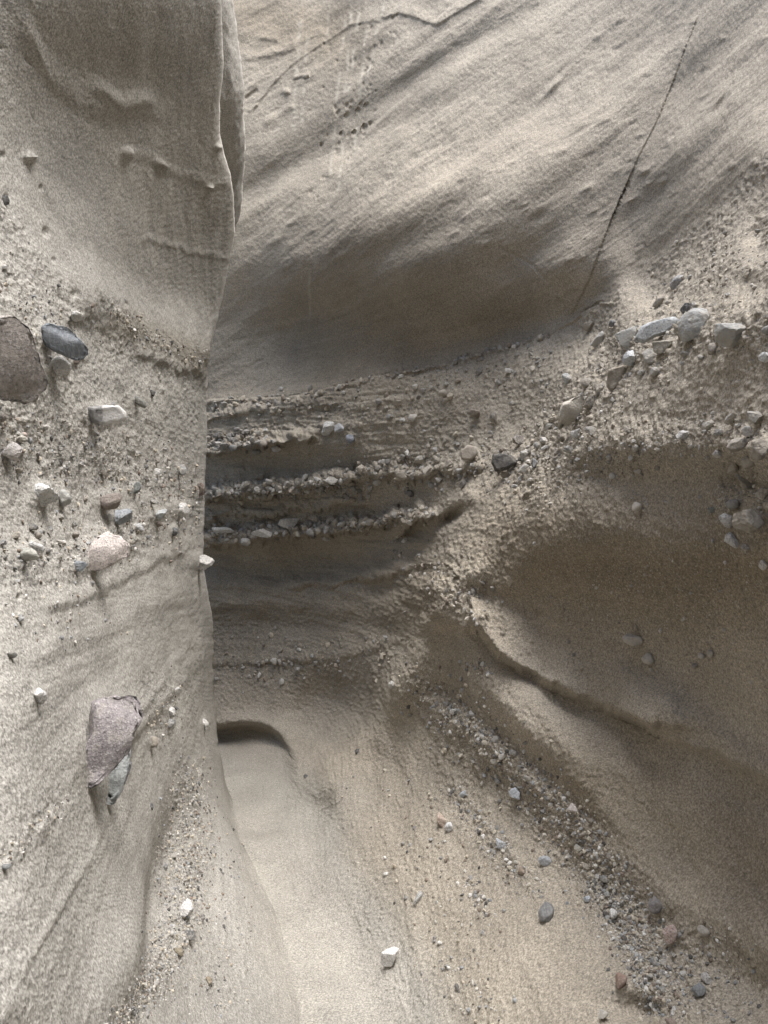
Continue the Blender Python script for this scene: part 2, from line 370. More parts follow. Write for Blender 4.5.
 ('R',712,505,8,6,0,'slate',(0.13,0.145,0.13),.5,.4,'pebble','tiny dark greenish pebble in the dark overhang left of the brown boulder'),
 ('R',766,558,9,11,0,'granite',(0.5,0.48,0.46),.7,.4,'pebble','white chip at the right edge below the rough brown boulder'),
 ('R',632,636,19,12,0,'smooth',(0.42,0.38,0.33),.3,.5,'stone','smooth pale oval stone in the dark overhang above a round one'),
 ('R',648,655,12,12,0,'smooth',(0.45,0.41,0.35),.25,.5,'pebble','round pale pebble below the smooth oval stone in the dark overhang'),
 ('R',704,650,7,7,0,'smooth',(0.4,0.36,0.31),.4,.5,'pebble','left one of two tiny touching pebbles in the dark overhang'),
 ('R',712,649,6,9,0,'smooth',(0.42,0.38,0.32),.4,.5,'pebble','right one of two tiny touching pebbles in the dark overhang'),
 ('R',696,661,6,6,0,'smooth',(0.24,0.22,0.2),.4,.5,'pebble','tiny grey pebble under the two touching ones in the dark overhang'),
 # lower right slope
 ('R',441,818,14,15,0,'granite',(0.52,0.36,0.26),.8,.4,'stone','orange pink stone with a white chip at its right on the lower slope'),
 ('R',450,825,10,9,-20,'granite',(0.66,0.66,0.66),.7,.4,'pebble','white chip at the right of the orange pink stone'),
 ('R',517,790,13,10,10,'slate',(0.42,0.45,0.5),.6,.4,'pebble','pale blue pebble in the upper part of the low gravel band'),
 ('R',502,842,12,10,20,'granite',(0.46,0.5,0.56),.7,.5,'pebble','blue white pebble with dark shadow on the lower slope'),
 ('R',545,858,14,10,0,'slate',(0.36,0.38,0.41),.6,.5,'pebble','blue grey pebble with pointed shadow left of the gravel band'),
 ('R',524,870,8,9,30,'smooth',(0.3,0.22,0.15),.6,.4,'pebble','tiny brown pebble between the two blue pebbles with shadows'),
 ('R',547,911,14,20,0,'slate',(0.2,0.2,0.2),.3,.2,'stone','dark grey oval stone lying in bare sand on the lower right slope'),
 ('R',418,897,9,15,-10,'granite',(0.4,0.4,0.39),.9,.2,'pebble','speckled crumbly pebble on the bare slope left of the blue ones'),
 ('R',571,805,11,10,20,'granite',(0.55,0.47,0.44),.7,.4,'pebble','pinkish white pebble under the dark rolling shelf'),
 ('R',463,792,5,10,20,'slate',(0.42,0.46,0.5),.6,.2,'pebble','thin blue chip upper right of the orange pink stone'),
 ('R',453,708,8,7,0,'granite',(0.6,0.58,0.55),.6,.5,'pebble','white pebble with dark shadow at the top of the low gravel band'),
 ('R',653,901,13,17,0,'smooth',(0.22,0.2,0.2),.3,.5,'stone','purple grey oval pebble in the dark gravel, upper left of the pink one'),
 ('R',670,930,12,19,10,'granite',(0.46,0.31,0.27),.5,.5,'stone','pink stone with a pale cap in the dark gravel at lower right'),
 ('R',703,927,13,9,10,'smooth',(0.38,0.34,0.29),.4,.5,'pebble','tan pebble right of the pink stone'),
 ('R',698,985,14,14,0,'slate',(0.2,0.215,0.23),.3,.5,'pebble','round slate blue pebble low in the right corner under a white one'),
 ('R',706,973,11,11,0,'granite',(0.5,0.48,0.46),.6,.4,'pebble','white pebble on the upper right of the round slate blue one'),
 ('R',611,908,8,9,0,'granite',(0.66,0.65,0.63),.5,.4,'pebble','bright white pebble in the middle of the low gravel band'),
 ('R',621,977,11,17,0,'smooth',(0.3,0.18,0.13),.5,.4,'stone','red brown stone on the left border of the low gravel band'),
 ('R',586,894,8,7,0,'slate',(0.38,0.42,0.47),.5,.4,'pebble','blue pebble on the left border of the gravel band, above the bright white one'),
 ('R',671,1019,13,10,0,'smooth',(0.27,0.2,0.16),.5,.4,'pebble','brown pebble at the bottom edge right of the dark hollow'),
 ('R',674,1008,6,11,0,'granite',(0.48,0.46,0.43),.6,.4,'pebble','thin pale chip just above the brown pebble at the bottom edge'),
 ('R',603,1013,8,10,10,'dusty',(0.45,0.42,0.37),.7,.4,'pebble','pale pebble with dark underside at the bottom edge'),
 ('R',389,956,17,19,-20,'granite',(0.70,0.68,0.66),.8,.4,'stone','bright white stone alone at the edge of the sandy floor'),
 ('R',456,985,11,5,45,'slate',(0.12,0.11,0.1),.6,.2,'pebble','thin black chip in bare sand near the bottom'),
 ('R',357,750,5,6,0,'slate',(0.08,0.08,0.08),.5,.5,'pebble','tiny black pebble on the pale slope beyond the floor bend'),
 ('R',305,776,4,4,0,'slate',(0.09,0.09,0.09),.5,.5,'pebble','tiny black pebble right of the far sandy floor patch'),
 ('R',394,684,9,8,-40,'granite',(0.58,0.56,0.52),.7,.5,'pebble','white pebble above the dark tip where the slope meets the back wall'),
]

def collars(side, u, v):
    """packed sand standing a little proud round every larger stone"""
    out = np.zeros_like(u)
    for q in STONES:
        if q[0] != side or max(q[3], q[4]) < 9 or q[3] > 60: continue
        m = (np.abs(u - q[1]) < q[3] * 2) & (np.abs(v - q[2]) < q[4] * 2)
        out[m] += blob(q[1], q[2] - q[4] * 0.1, q[3] * 0.62, q[4] * 0.6, q[5], 0.00026 * min(q[3], q[4]), u[m], v[m], 3)
    return out

# ------------------------------------------------------------------ the far-and-right wall: image pixels with estimated distances
CREASE = [(400, 560), (425, 590), (450, 598), (480, 622), (500, 645), (540, 672), (600, 698), (660, 722), (768, 768), (900, 820)]
BASE = [(100, 408), (210, 398), (290, 396), (360, 378), (440, 362), (500, 346), (550, 330), (575, 315), (600, 300)]
R_PTS = [
 # upper wall
 (250,-500,7.2),(400,-500,6.4),(600,-500,5.2),(768,-500,4.2),(950,-500,3.4),(100,-500,7.6),
 (100,-150,5.9),(250,-150,5.9),(400,-150,5.2),(550,-150,4.35),(768,-150,2.95),(950,-150,2.3),
 (100,0,5.4),(250,0,5.35),(320,0,5.1),(400,0,4.6),(500,0,4.02),(600,0,3.52),(690,0,2.98),(768,0,2.5),(900,0,1.9),
 (250,90,5.1),(320,90,4.8),(400,100,4.27),(500,100,3.72),(600,100,3.23),(690,100,2.72),(768,90,2.26),
 (250,180,4.95),(330,180,4.5),(400,200,3.95),(500,200,3.4),(600,200,2.98),(690,180,2.5),(768,150,2.05),
 (220,260,5.0),(300,260,4.58),(400,280,3.86),(480,280,3.48),(560,270,3.1),(620,260,2.85),
 (220,340,5.1),(300,335,4.78),(380,345,4.24),(450,335,3.9),(520,315,3.52),
 (100,300,5.4),(100,500,5.5),(100,700,5.5),(-60,300,5.6),(-60,600,5.7),(-60,0,5.6),
 # back wall
 (220,400,5.0),(300,400,4.62),(380,395,4.12),(450,385,3.75),(520,360,3.4),(560,340,3.2),
 (220,500,5.02),(300,500,4.7),(380,480,4.15),(440,450,3.75),(500,420,3.4),(550,380,3.1),
 (220,580,5.15),(300,580,4.85),(370,570,4.35),(415,560,3.85),
 (220,660,5.1),(300,660,4.75),(360,650,4.3),(405,640,3.8),
 (220,715,4.95),(270,715,4.8),(320,720,4.5),(370,710,4.1),(395,690,3.75),
 (320,770,4.1),(350,750,4.05),
 # right shoulder
 (600,330,2.9),(650,290,2.62),(700,230,2.36),(768,190,2.0),(850,170,1.75),
 (520,430,3.22),(560,400,2.93),(600,365,2.62),(640,335,2.27),(640,300,2.56),(700,322,1.85),(700,275,2.14),(768,288,1.52),(768,240,1.79),(860,270,1.3),
 (450,520,3.45),(480,500,3.17),(520,478,2.92),(560,450,2.63),(600,410,2.33),(650,390,2.0),(700,385,1.75),(768,370,1.44),
 # overhanging nose
 (430,580,3.4),(470,560,3.02),(500,540,2.82),(540,510,2.54),(600,480,2.2),(660,460,1.91),(720,445,1.63),(768,440,1.40),(860,430,1.12),
 (500,590,2.84),(540,570,2.6),(600,550,2.25),(660,540,1.96),(720,535,1.69),(768,530,1.47),
 (540,640,2.72),(600,640,2.41),(660,640,2.13),(720,640,1.86),(768,640,1.63),(860,640,1.32),
 # shelf under the crease
 (440,620,3.3),(480,650,3.0),(520,680,2.75),(600,720,2.41),(680,750,2.09),(768,790,1.75),(860,820,1.3),
 (430,680,3.4),(470,710,2.93),(520,740,2.6),(580,770,2.32),(650,810,2.11),(720,850,1.87),(768,870,1.70),(860,900,1.3),
 # gravel foot
 (440,740,3.14),(490,775,2.76),(540,810,2.48),(590,860,2.22),(640,910,2.0),(700,950,1.79),(768,985,1.59),(860,1020,1.2),
 # toe
 (380,740,3.75),(400,800,3.15),(450,840,2.72),(500,880,2.42),(540,930,2.13),(580,980,1.9),(620,1020,1.74),(700,1060,1.5),(768,1080,1.34),
 (340,800,3.55),(360,860,3.0),(400,900,2.66),(430,950,2.37),(460,1000,2.11),(500,1050,1.9),
 (296,785,4.15),(284,815,3.92),(312,800,3.93),(276,850,3.5),(310,850,3.33),(320,890,3.01),(360,940,2.66),(380,1000,2.38),(400,1060,2.15),
 (240,800,4.4),(240,860,3.8),(270,930,3.05),(300,1000,2.65),(300,1100,2.4),(200,900,4.2),(150,1000,3.9),
 (420,1200,1.95),(600,1200,1.4),(768,1200,1.1),(420,1450,1.5),(768,1450,0.9),
]
fitR = Fit(R_PTS)

def axis(lo, a, b, hi, fine, coarse):
    return np.concatenate([np.arange(lo, a, coarse), np.arange(a, b, fine), np.arange(b, hi + 1, coarse)])

uR = axis(-60, 196, 776, 900, 1.0, 6.0)
vR = axis(-500, -12, 1036, 1450, 1.0, 9.0)
U, V = np.meshgrid(uR, vR)
D = fitR(U, V)
P0 = world(U, V, D)
wob = 9 * fbm(P0 * 3.0, 3) + 5 * fbm(P0 * 14.0 + 5, 3)
wob2 = 12 * fbm(P0 * 5.0 + 9, 3) + 5 * fbm(P0 * 20.0 + 5, 2)

lowside = sstep(-8, 10, V + wob - np.interp(U, *zip(*[(a, b) for a, b in BASE + [(650, 262), (700, 218), (768, 145), (900, 60)]])))
def both(*s):
    out = 0
    for x in s: out = np.maximum(out, x)
    return np.clip(out, 0, 1)
roughR = both(
    0.34 * lowside * (V < 640) * 1.0,
    stroke([(205, 440), (270, 432), (310, 428)], 14, U, V), stroke([(205, 492), (330, 478), (430, 462), (510, 450)], 20, U, V),
    stroke([(205, 530), (300, 526), (420, 505)], 14, U, V),
    stroke([(768, 330), (700, 320), (640, 340), (600, 390), (530, 460)], 34, U, V),
    0.9 * stroke([(768, 430), (680, 430), (600, 455), (530, 480)], 30, U, V),
    0.8 * stroke([(768, 480), (740, 500)], 40, U, V),
    0.9 * stroke([(470, 560), (440, 590), (480, 610)], 26, U, V),
    stroke([(430, 690), (500, 760), (570, 830), (640, 920), (690, 1000), (700, 1060)], 34, U, V),
    0.8 * stroke([(455, 790), (500, 850), (530, 880)], 22, U, V),
    0.42 * stroke([(560, 590), (660, 580), (768, 600)], 60, U, V), 0.25 * stroke([(600, 740), (700, 800), (768, 840)], 60, U, V),
    0.7 * stroke([(395, 660), (350, 670), (300, 650)], 22, U, V))
roughR = np.clip(roughR - 0.0, 0, 1)
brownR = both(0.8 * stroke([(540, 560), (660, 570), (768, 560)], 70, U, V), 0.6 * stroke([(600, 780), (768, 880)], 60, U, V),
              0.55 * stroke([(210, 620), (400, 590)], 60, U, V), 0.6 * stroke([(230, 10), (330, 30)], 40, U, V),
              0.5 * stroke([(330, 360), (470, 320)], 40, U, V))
streakR = np.zeros_like(U)
for x0, y0, x1, y1, w in [(352, 0, 338, 190, 1.6), (368, 20, 352, 150, 2), (330, 0, 326, 40, 1.5), (300, 20, 294, 130, 2.5), (308, 30, 302, 120, 2),
                          (359, 10, 340, 160, 1.6), (345, 20, 330, 170, 1.6), (384, 0, 362, 100, 1.5), (310, 270, 309, 330, 1.2)]:
    streakR = np.maximum(streakR, stroke([(x0, y0), (x1, y1)], w, U, V) * np.clip(0.35 + 0.9 * perlin(P0 * 11), 0, 0.8))

# outward relief in metres (positive = towards the open passage)
rel = np.zeros_like(U)
rel += ledge(BASE, 10, 4, 0.014, U, V, wob * 0.7) - 0.05 * ledge(BASE, 50, 60, 1.0, U, V, wob * 0.5) * (V < np.interp(U, *zip(*BASE)))                                  # smooth block overhanging the pebbly layer
rel += ledge([(205, 418), (260, 408), (330, 402)], 10, 4, 0.02, U, V, wob)
rel += ledge([(205, 449), (262, 442), (300, 436)], 15, 6, 0.09, U, V, wob2)
rel += ledge([(205, 496), (260, 490), (330, 482), (352, 476)], 13, 6, 0.085, U, V, wob2)
rel += ledge([(205, 515), (300, 506), (350, 500)], 9, 5, 0.035, U, V, wob2)
rel += ledge([(205, 538), (262, 537), (330, 531), (420, 512)], 16, 7, 0.11, U, V, wob2)
rel += ledge([(300, 582), (380, 574), (425, 560)], 16, 8, 0.04, U, V, wob * 0.7 + wob2 * 0.25)
rel += blob(300, 462, 62, 13, 0, -0.06, U, V, 3) + blob(285, 562, 95, 18, 2, -0.07, U, V, 3) + blob(385, 588, 26, 9, -8, -0.06, U, V) + blob(300, 625, 120, 14, 0, -0.03, U, V)
rel += blob(414, 529, 15, 6, -30, -0.11, U, V) + blob(452, 514, 13, 6, -40, -0.11, U, V) + blob(427, 602, 6, 14, 8, -0.09, U, V) + blob(484, 592, 13, 9, -30, -0.06, U, V) + blob(470, 572, 20, 10, -30, 0.03, U, V)
rel += ledge([(205, 600), (340, 604)], 30, 16, 0.02, U, V, wob)
rel += ledge([(205, 664), (340, 655), (400, 640)], 12, 6, 0.015, U, V, wob)
rel += ledge([(380, 470), (420, 474), (470, 460)], 15, 7, 0.06, U, V, wob2)
rel += ledge([(395, 528), (425, 520), (447, 506), (470, 494)], 16, 12, 0.03, U, V, wob * 0.8 + wob2 * 0.3, 12)
rel += ledge([(478, 622), (500, 645), (540, 672), (600, 698), (645, 716)], 100, 12, 0.075, U, V, wob * 0.9 + 0.3 * wob2, 70) * np.clip(0.8 + 0.9 * perlin(P0 * 4), 0.3, 1.2)
rel += ledge(CREASE, 60, 12, 0.05, U, V, wob * 0.9 + 0.3 * wob2, 20) * (U > 470)
rel += blob(640, 1008, 30, 16, 10, -0.07, U, V)
rel += ledge([(540, 478), (570, 452), (620, 436), (700, 438), (768, 448)], 30, 34, 0.03, U, V, wob * 0.8 + 0.4 * wob2, 20)
rel += blob(640, 474, 75, 22, 4, -0.05, U, V)
rel += ledge([(515, 565), (560, 540), (610, 530), (680, 538), (768, 548)], 34, 46, 0.022, U, V, wob * 0.8 + 0.4 * wob2, 20)
rel += blob(742, 470, 30, 18, 20, -0.06, U, V) + blob(745, 280, 20, 14, -30, -0.05, U, V) + blob(760, 235, 10, 22, 20, -0.06, U, V)                           # bulge above the long crease
rel += ledge([(418, 596), (430, 586), (452, 590), (470, 606)], 26, 16, 0.014, U, V, wob * 0.6 + wob2 * 0.15, 10)
rel += ledge([(478, 596), (505, 580)], 14, 12, 0.02, U, V, wob * 0.6, 10)
# shelf that rolls over and shades the foot
rel += ledge([(425, 665), (470, 706), (520, 752), (560, 790), (620, 850), (680, 900), (768, 950), (860, 985)], 70, 55, 0.06, U, V, wob * 1.5, 30)
rel += 0.16 * stroke([(428, 612), (404, 676), (372, 732), (328, 782), (288, 824), (268, 850)], 20, U, V) * (0.2 + 0.8 * sstep(600, 680, V)) * (1 - 0.9 * sstep(780, 845, V)) - 0.09 * blob(332, 712, 48, 36, -30, 1.0, U, V, 3)
rel += 0.11 * stroke([(440, 608), (470, 645), (520, 692), (570, 738), (640, 790)], 25, U, V) * (1 - sstep(500, 640, U)) - 0.08 * stroke([(448, 690), (482, 716), (540, 762), (590, 812), (650, 870)], 14, U, V) * (1 - sstep(520, 650, U))
rel += ledge([(490, 680), (520, 720), (550, 760)], 22, 18, 0.010, U, V, wob, 14)
rel += ledge([(520, 675), (560, 735), (590, 765)], 22, 18, 0.010, U, V, wob, 14)
# upper wall hollows and swells
rel += blob(400, 300, 150, 38, -24, -0.10, U, V) + blob(330, 150, 120, 13, -26, -0.06, U, V) + blob(430, 70, 140, 12, -32, -0.065, U, V)
rel += blob(400, 205, 120, 22, -27, 0.06, U, V) + blob(560, 150, 160, 26, -42, 0.07, U, V) + blob(430, 235, 60, 12, -22, -0.02, U, V)
rel += blob(640, 210, 90, 14, -42, -0.03, U, V) + blob(520, 255, 60, 12, -25, -0.02, U, V) + blob(480, 140, 120, 10, -36, -0.02, U, V)
rel += blob(700, 120, 110, 16, -52, 0.02, U, V) + blob(555, 80, 22, 4, -48, 0.03, U, V) + blob(562, 70, 12, 3, -48, -0.02, U, V)
rel += blob(722, 100, 14, 4, -60, -0.02, U, V) + blob(718, 92, 14, 4, -60, 0.02, U, V)
# flakes near the top of the back wall
rel += ledge([(248, 56), (270, 52), (292, 44)], 8, 6, 0.014, U, V, wob * 0.5, 8) + ledge([(262, 38), (275, 37)], 5, 4, 0.009, U, V, wob * 0.4, 6)
rel += ledge([(295, 40), (320, 30)], 7, 6, 0.012, U, V, wob * 0.5, 8) + ledge([(268, 118), (278, 112), (290, 104)], 6, 5, 0.009, U, V, wob * 0.5, 6)
rel += ledge([(296, 76), (308, 74)], 5, 3, 0.015, U, V, wob * 0.5, 5) + blob(287, 90, 4, 3, 0, 0.02, U, V)
# arch undercut at the foot of the back wall
arch = np.interp(U, [120, 205, 218, 235, 250, 262, 272, 280, 288, 294, 300], [739, 737, 736, 733, 732, 734, 739, 746, 755, 764, 776])
under = sstep(-15, 8, V - arch) * (1 - sstep(18, 60, V - arch)) * (1 - sstep(280, 300, U))
rel += blob(250, 728, 50, 12, 0, 0.03, U, V)
# cracks: a thin step with a groove
def crack(poly, w, depth, lift, side=1):
    d = seg_dist(poly, U, V)
    g = -depth * np.exp(-(d / w) ** 2)
    return g
wb = wob * 0.35
CR1 = [(700, 10), (680, 60), (660, 110), (640, 150), (622, 190), (608, 225), (598, 250), (590, 275), (575, 305), (562, 330)]
xc = np.interp(V, [p[1] for p in CR1], [p[0] for p in CR1]) + 1.5 * fbm(P0 * 2.5, 2)
inside = sstep(0, 20, V) * (1 - sstep(300, 335, V))
rel += inside * (-0.0032 * np.clip(0.5 + 0.45 * sstep(60, 240, V) + 0.6 * perlin(P0 * 2.5), 0.15, 1.2) * np.exp(-((U - xc) / 1.7) ** 2) + 0.007 * np.exp(-np.maximum(xc - U, 0) / 16) * (U < xc))
rel += crack([(500, 245), (530, 262), (552, 286), (566, 306)], 1.2, 0.008, 0)
rel += crack([(252, 110), (270, 85), (292, 64), (312, 50), (336, 34), (350, 24), (376, 20)], 1.0, 0.004, 0)
rel += ledge([(252, 109), (270, 84), (292, 63), (312, 49), (336, 33), (350, 23), (378, 19)], 16, 3, 0.012, U, V, wob * 0.1, 6)
rel += ledge([(384, 14), (400, 9), (420, 15), (436, 22), (478, -4)], 14, 4, 0.016, U, V, wob * 0.2, 6)
rel += crack([(246, 96), (256, 88)], 1.4, 0.015, 0)
# little drip holes
for k in range(85):
    t = RNG.random(); u0 = 392 - 70 * t + RNG.normal(0, 13); v0 = 20 + 165 * t + RNG.normal(0, 14)
    if RNG.random() < 0.45:
        j = RNG.integers(0, 4); u0 = [358, 340, 330, 366][j] - 0.09 * v0 * 0.5 + RNG.normal(0, 2.2); v0 = RNG.uniform(15, 200)
    s = RNG.uniform(0.8, 1.5)
    m = (np.abs(U - u0) < 9) & (np.abs(V - v0) < 14)
    rel[m] += blob(u0, v0, s * 0.8, s * RNG.uniform(1.2, 2.2), 20, -0.011 * s, U[m], V[m])
for k in range(260):                                       # small knobs and flakes on the smooth face
    u0, v0 = RNG.uniform(240, 768), RNG.uniform(0, 380)
    if v0 > np.interp(u0, [p[0] for p in BASE] + [768], [p[1] for p in BASE] + [150]): continue
    s = RNG.uniform(1.5, 4.5) * (0.7 + 0.5 * RNG.random())
    m = (np.abs(U - u0) < 24) & (np.abs(V - v0) < 24)
    rel[m] += blob(u0, v0, s * 1.8, s * 0.7, -30, RNG.choice([-1, 1, 1]) * 0.0024 * s * RNG.uniform(0.5, 1), U[m], V[m])

rel += collars('R', U, V) * D * 0.8
view = (P0 - EYE); rng_ = np.linalg.norm(view, axis=2, keepdims=True); view /= rng_
nrm0 = normals(P0)
facing = np.clip(-(nrm0 * view).sum(2), 0.35, 1)
P1 = P0 - view * (rel / facing ** 0.3)[..., None]
pocket = world(U, V, np.full_like(U, 5.45))
P1 = P1 * (1 - under[..., None]) + (P1 + np.array([-0.03, 0.21, 0.0])) * under[..., None]
n = normals(P1)
wz = P0[..., 2] - 0.48 * P0[..., 0]
aniso_up = np.stack([P0[..., 0] * 2.2, P0[..., 1] * 2.2, wz * 13], -1)
aniso_fl = np.stack([P0[..., 0] * 2.0, P0[..., 1] * 2.0, (P0[..., 2] + 0.06 * P0[..., 0]) * 22], -1)
upm = 1 - lowside
lowm = sstep(600, 720, V) * sstep(300, 420, U)
low_dir = np.stack([(P0[..., 0] + 0.32 * P0[..., 1]) * 5, P0[..., 1] * 1.2, (P0[..., 2] - 0.18 * P0[..., 1]) * 15], -1)
disp = 0.022 * fbm(P0 * 2.2, 3)
disp += upm * 0.011 * fbm(aniso_up * 0.45, 3) + upm * 0.0014 * fbm(aniso_up * 2.3 + 4, 4) + upm * 0.0022 * fbm(P0 @ ROT * 17, 3)
backm = 1 - sstep(360, 500, U)
disp += lowside * (1 - lowm) * (0.2 + 0.8 * backm) * (1 - 0.85 * sstep(560, 680, V)) * (0.011 * fbm(aniso_fl, 4) + 0.006 * fbm(aniso_fl * 2.2, 3, ridged=True))
disp += lowm * (0.012 * fbm(low_dir * 0.7, 3) + 0.0016 * fbm(low_dir * 3.2 + 5, 3))
disp += (0.003 + 0.008 * roughR) * fbm(P0 * 13 + 3, 4)
disp += (0.0012 + 0.007 * roughR) * fbm(P0 * 48 + 3, 3) + 0.004 * roughR * fbm(P0 * 120, 2)
far_ = np.clip(D / 2.2, 0.8, 2.4)
PR_ = P0 @ ROT; PR2 = PR_ @ ROT
disp += 0.0010 * far_ * perlin(PR_ * (170 / far_)[..., None]) + 0.0010 * far_ * (0.35 + 0.65 * lowside) * perlin(PR2 * (85 / far_)[..., None] + 7)
disp += 0.0024 * lowside * np.abs(perlin(PR2 * 45 + 31)) * np.minimum(far_, 1.3)
patchy = 0.25 + 0.75 * sstep(-0.15, 0.35, fbm(P0 * 5 + 8, 2))
lump = np.maximum(0, perlin(PR2 * 27 + 4) - 0.2) * 0.038 * patchy + np.maximum(0, perlin(PR_ * 52 + 4) - 0.15) * 0.020 * patchy[::1] * np.minimum(far_, 1.5) + np.maximum(0, perlin(PR2 * 95 + 2) - 0.15) * 0.009 * np.minimum(far_, 1.4)
disp += roughR * lump + 0.36 * lowside * np.maximum(0, perlin(PR_ * np.array([75, 75, 75]) + 14) - 0.15) * 0.024 * np.minimum(far_, 1.4)
def terrace(q, cuts, soft):
    t = fbm(q, 4); return sum(sstep(c - soft, c + soft, t) for c in cuts) - len(cuts) / 2
disp += upm * 0.0020 * terrace(aniso_up * 0.55 + 11, (-0.22, -0.05, 0.12, 0.27), 0.012) * (0.3 + 0.7 * sstep(-0.1, 0.3, fbm(P0 * 2 + 3, 2)))
disp += lowside * (1 - lowm) * backm * (1 - 0.85 * sstep(560, 640, V)) * (0.3 + 0.7 * sstep(-0.1, 0.3, fbm(P0 * 3 + 6, 2))) * 0.006 * terrace(aniso_fl * 0.8 + 4, (-0.25, -0.08, 0.1, 0.26), 0.02)
disp += 0.0009 * upm * fbm(np.stack([wz * 70, P0[..., 0] * 4, P0[..., 1] * 4], -1), 2)
PR = P1 + n * (disp * (1 - 0.6 * under))[..., None]

def add_back(P, attrs, col, steps, outward):
    """carry the last column on behind the standing point"""
    last = P[:, col].copy(); cols = []
    ker = np.exp(-(np.arange(-90, 91) / 32.0) ** 2); ker /= ker.sum()
    pad = lambda c: np.convolve(np.pad(c, 90, mode='reflect', reflect_type='odd'), ker, 'valid')
    soft = np.stack([pad(last[:, c]) for c in range(3)], 1)
    for k in range(1, steps + 1):
        t = min(1.0, k / 5); q = last * (1 - t) + soft * t
        run = 0.012 * k + 0.00125 * k * k
        q[:, 1] -= run
        q[:, 0] += (-0.05 * run ** 2.1 if outward > 0 else -0.04 * run)  # unseen right wall bends across the passage, shaped to block light from behind
        amp = min(1.0, k / 8)
        q[:, 0] += amp * (0.06 * fbm(q * 1.6, 3) + 0.016 * fbm(q * 7 + 4, 3) + 0.005 * fbm(q * 32 + 2, 2)) + amp * 0.05 * (fbm(np.stack([q[:, 0], q[:, 1], q[:, 2] * 6], 1), 2))
        cols.append(q)
    cols = np.stack(cols, 1)
    rep = {k: np.repeat(pad(a[:, col])[:, None], steps, 1) for k, a in attrs.items()}
    if col == -1:
        return np.concatenate([P, cols], 1), {k: np.concatenate([attrs[k], rep[k]], 1) for k in attrs}
    return np.concatenate([cols[:, ::-1], P], 1), {k: np.concatenate([rep[k][:, ::-1], attrs[k]], 1) for k in attrs}

def add_rim(P, attrs, side, rim):
    """top rows: climb on to the rim, then a strip of level plateau"""
    top = P[0]; rows = []
    for k in range(1, 13):
        q = top.copy()
        zt = rim + 0.5 * perlin(np.stack([q[:, 0], q[:, 1], 0 * q[:, 0]], 1))
        t = min(k / 8, 1)
        q[:, 2] = q[:, 2] * (1 - t) + np.maximum(zt, q[:, 2]) * t
        q[:, 0] += side[0] * (0.05 * min(k, 8) + 0.7 * max(0, k - 8)); q[:, 1] += side[1] * (0.05 * min(k, 8) + 0.7 * max(0, k - 8))
        q += 0.08 * fbm(q * 1.7, 2)[:, None]
        rows.append(q)
    rows = np.stack(rows[::-1], 0)
    return np.concatenate([rows, P], 0), {k: np.concatenate([np.repeat(a[:1], 12, 0), a], 0) for k, a in attrs.items()}

sandR = np.clip((1 - sstep(0.0, 0.22, PR[..., 2])) + 0.7 * stroke([(310, 800), (285, 850), (330, 930), (380, 1024)], 60, U, V), 0, 1) * sstep(745, 800, V)
def fillet(P, r=0.07):
    """drifted sand rounds the wall foot into the floor"""
    z = P[..., 2]; P[..., 2] = 0.5 * (z + np.sqrt(z * z + r * r)) - 0.012 - np.where(z < -0.3, (-0.3 - z) * 0.5, 0)
fillet(PR)
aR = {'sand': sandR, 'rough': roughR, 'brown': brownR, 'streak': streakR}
PX, aX = add_back(PR, aR, -1, 70, 1)
PX, aX = add_rim(PX, aX, (0.9, 0.7), 3.9)
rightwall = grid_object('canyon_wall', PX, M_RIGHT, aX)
rightwall['kind'] = 'structure'
rightwall['label'] = 'tan sandstone canyon wall curving from the back to the right with dark overhangs and pebble layers'

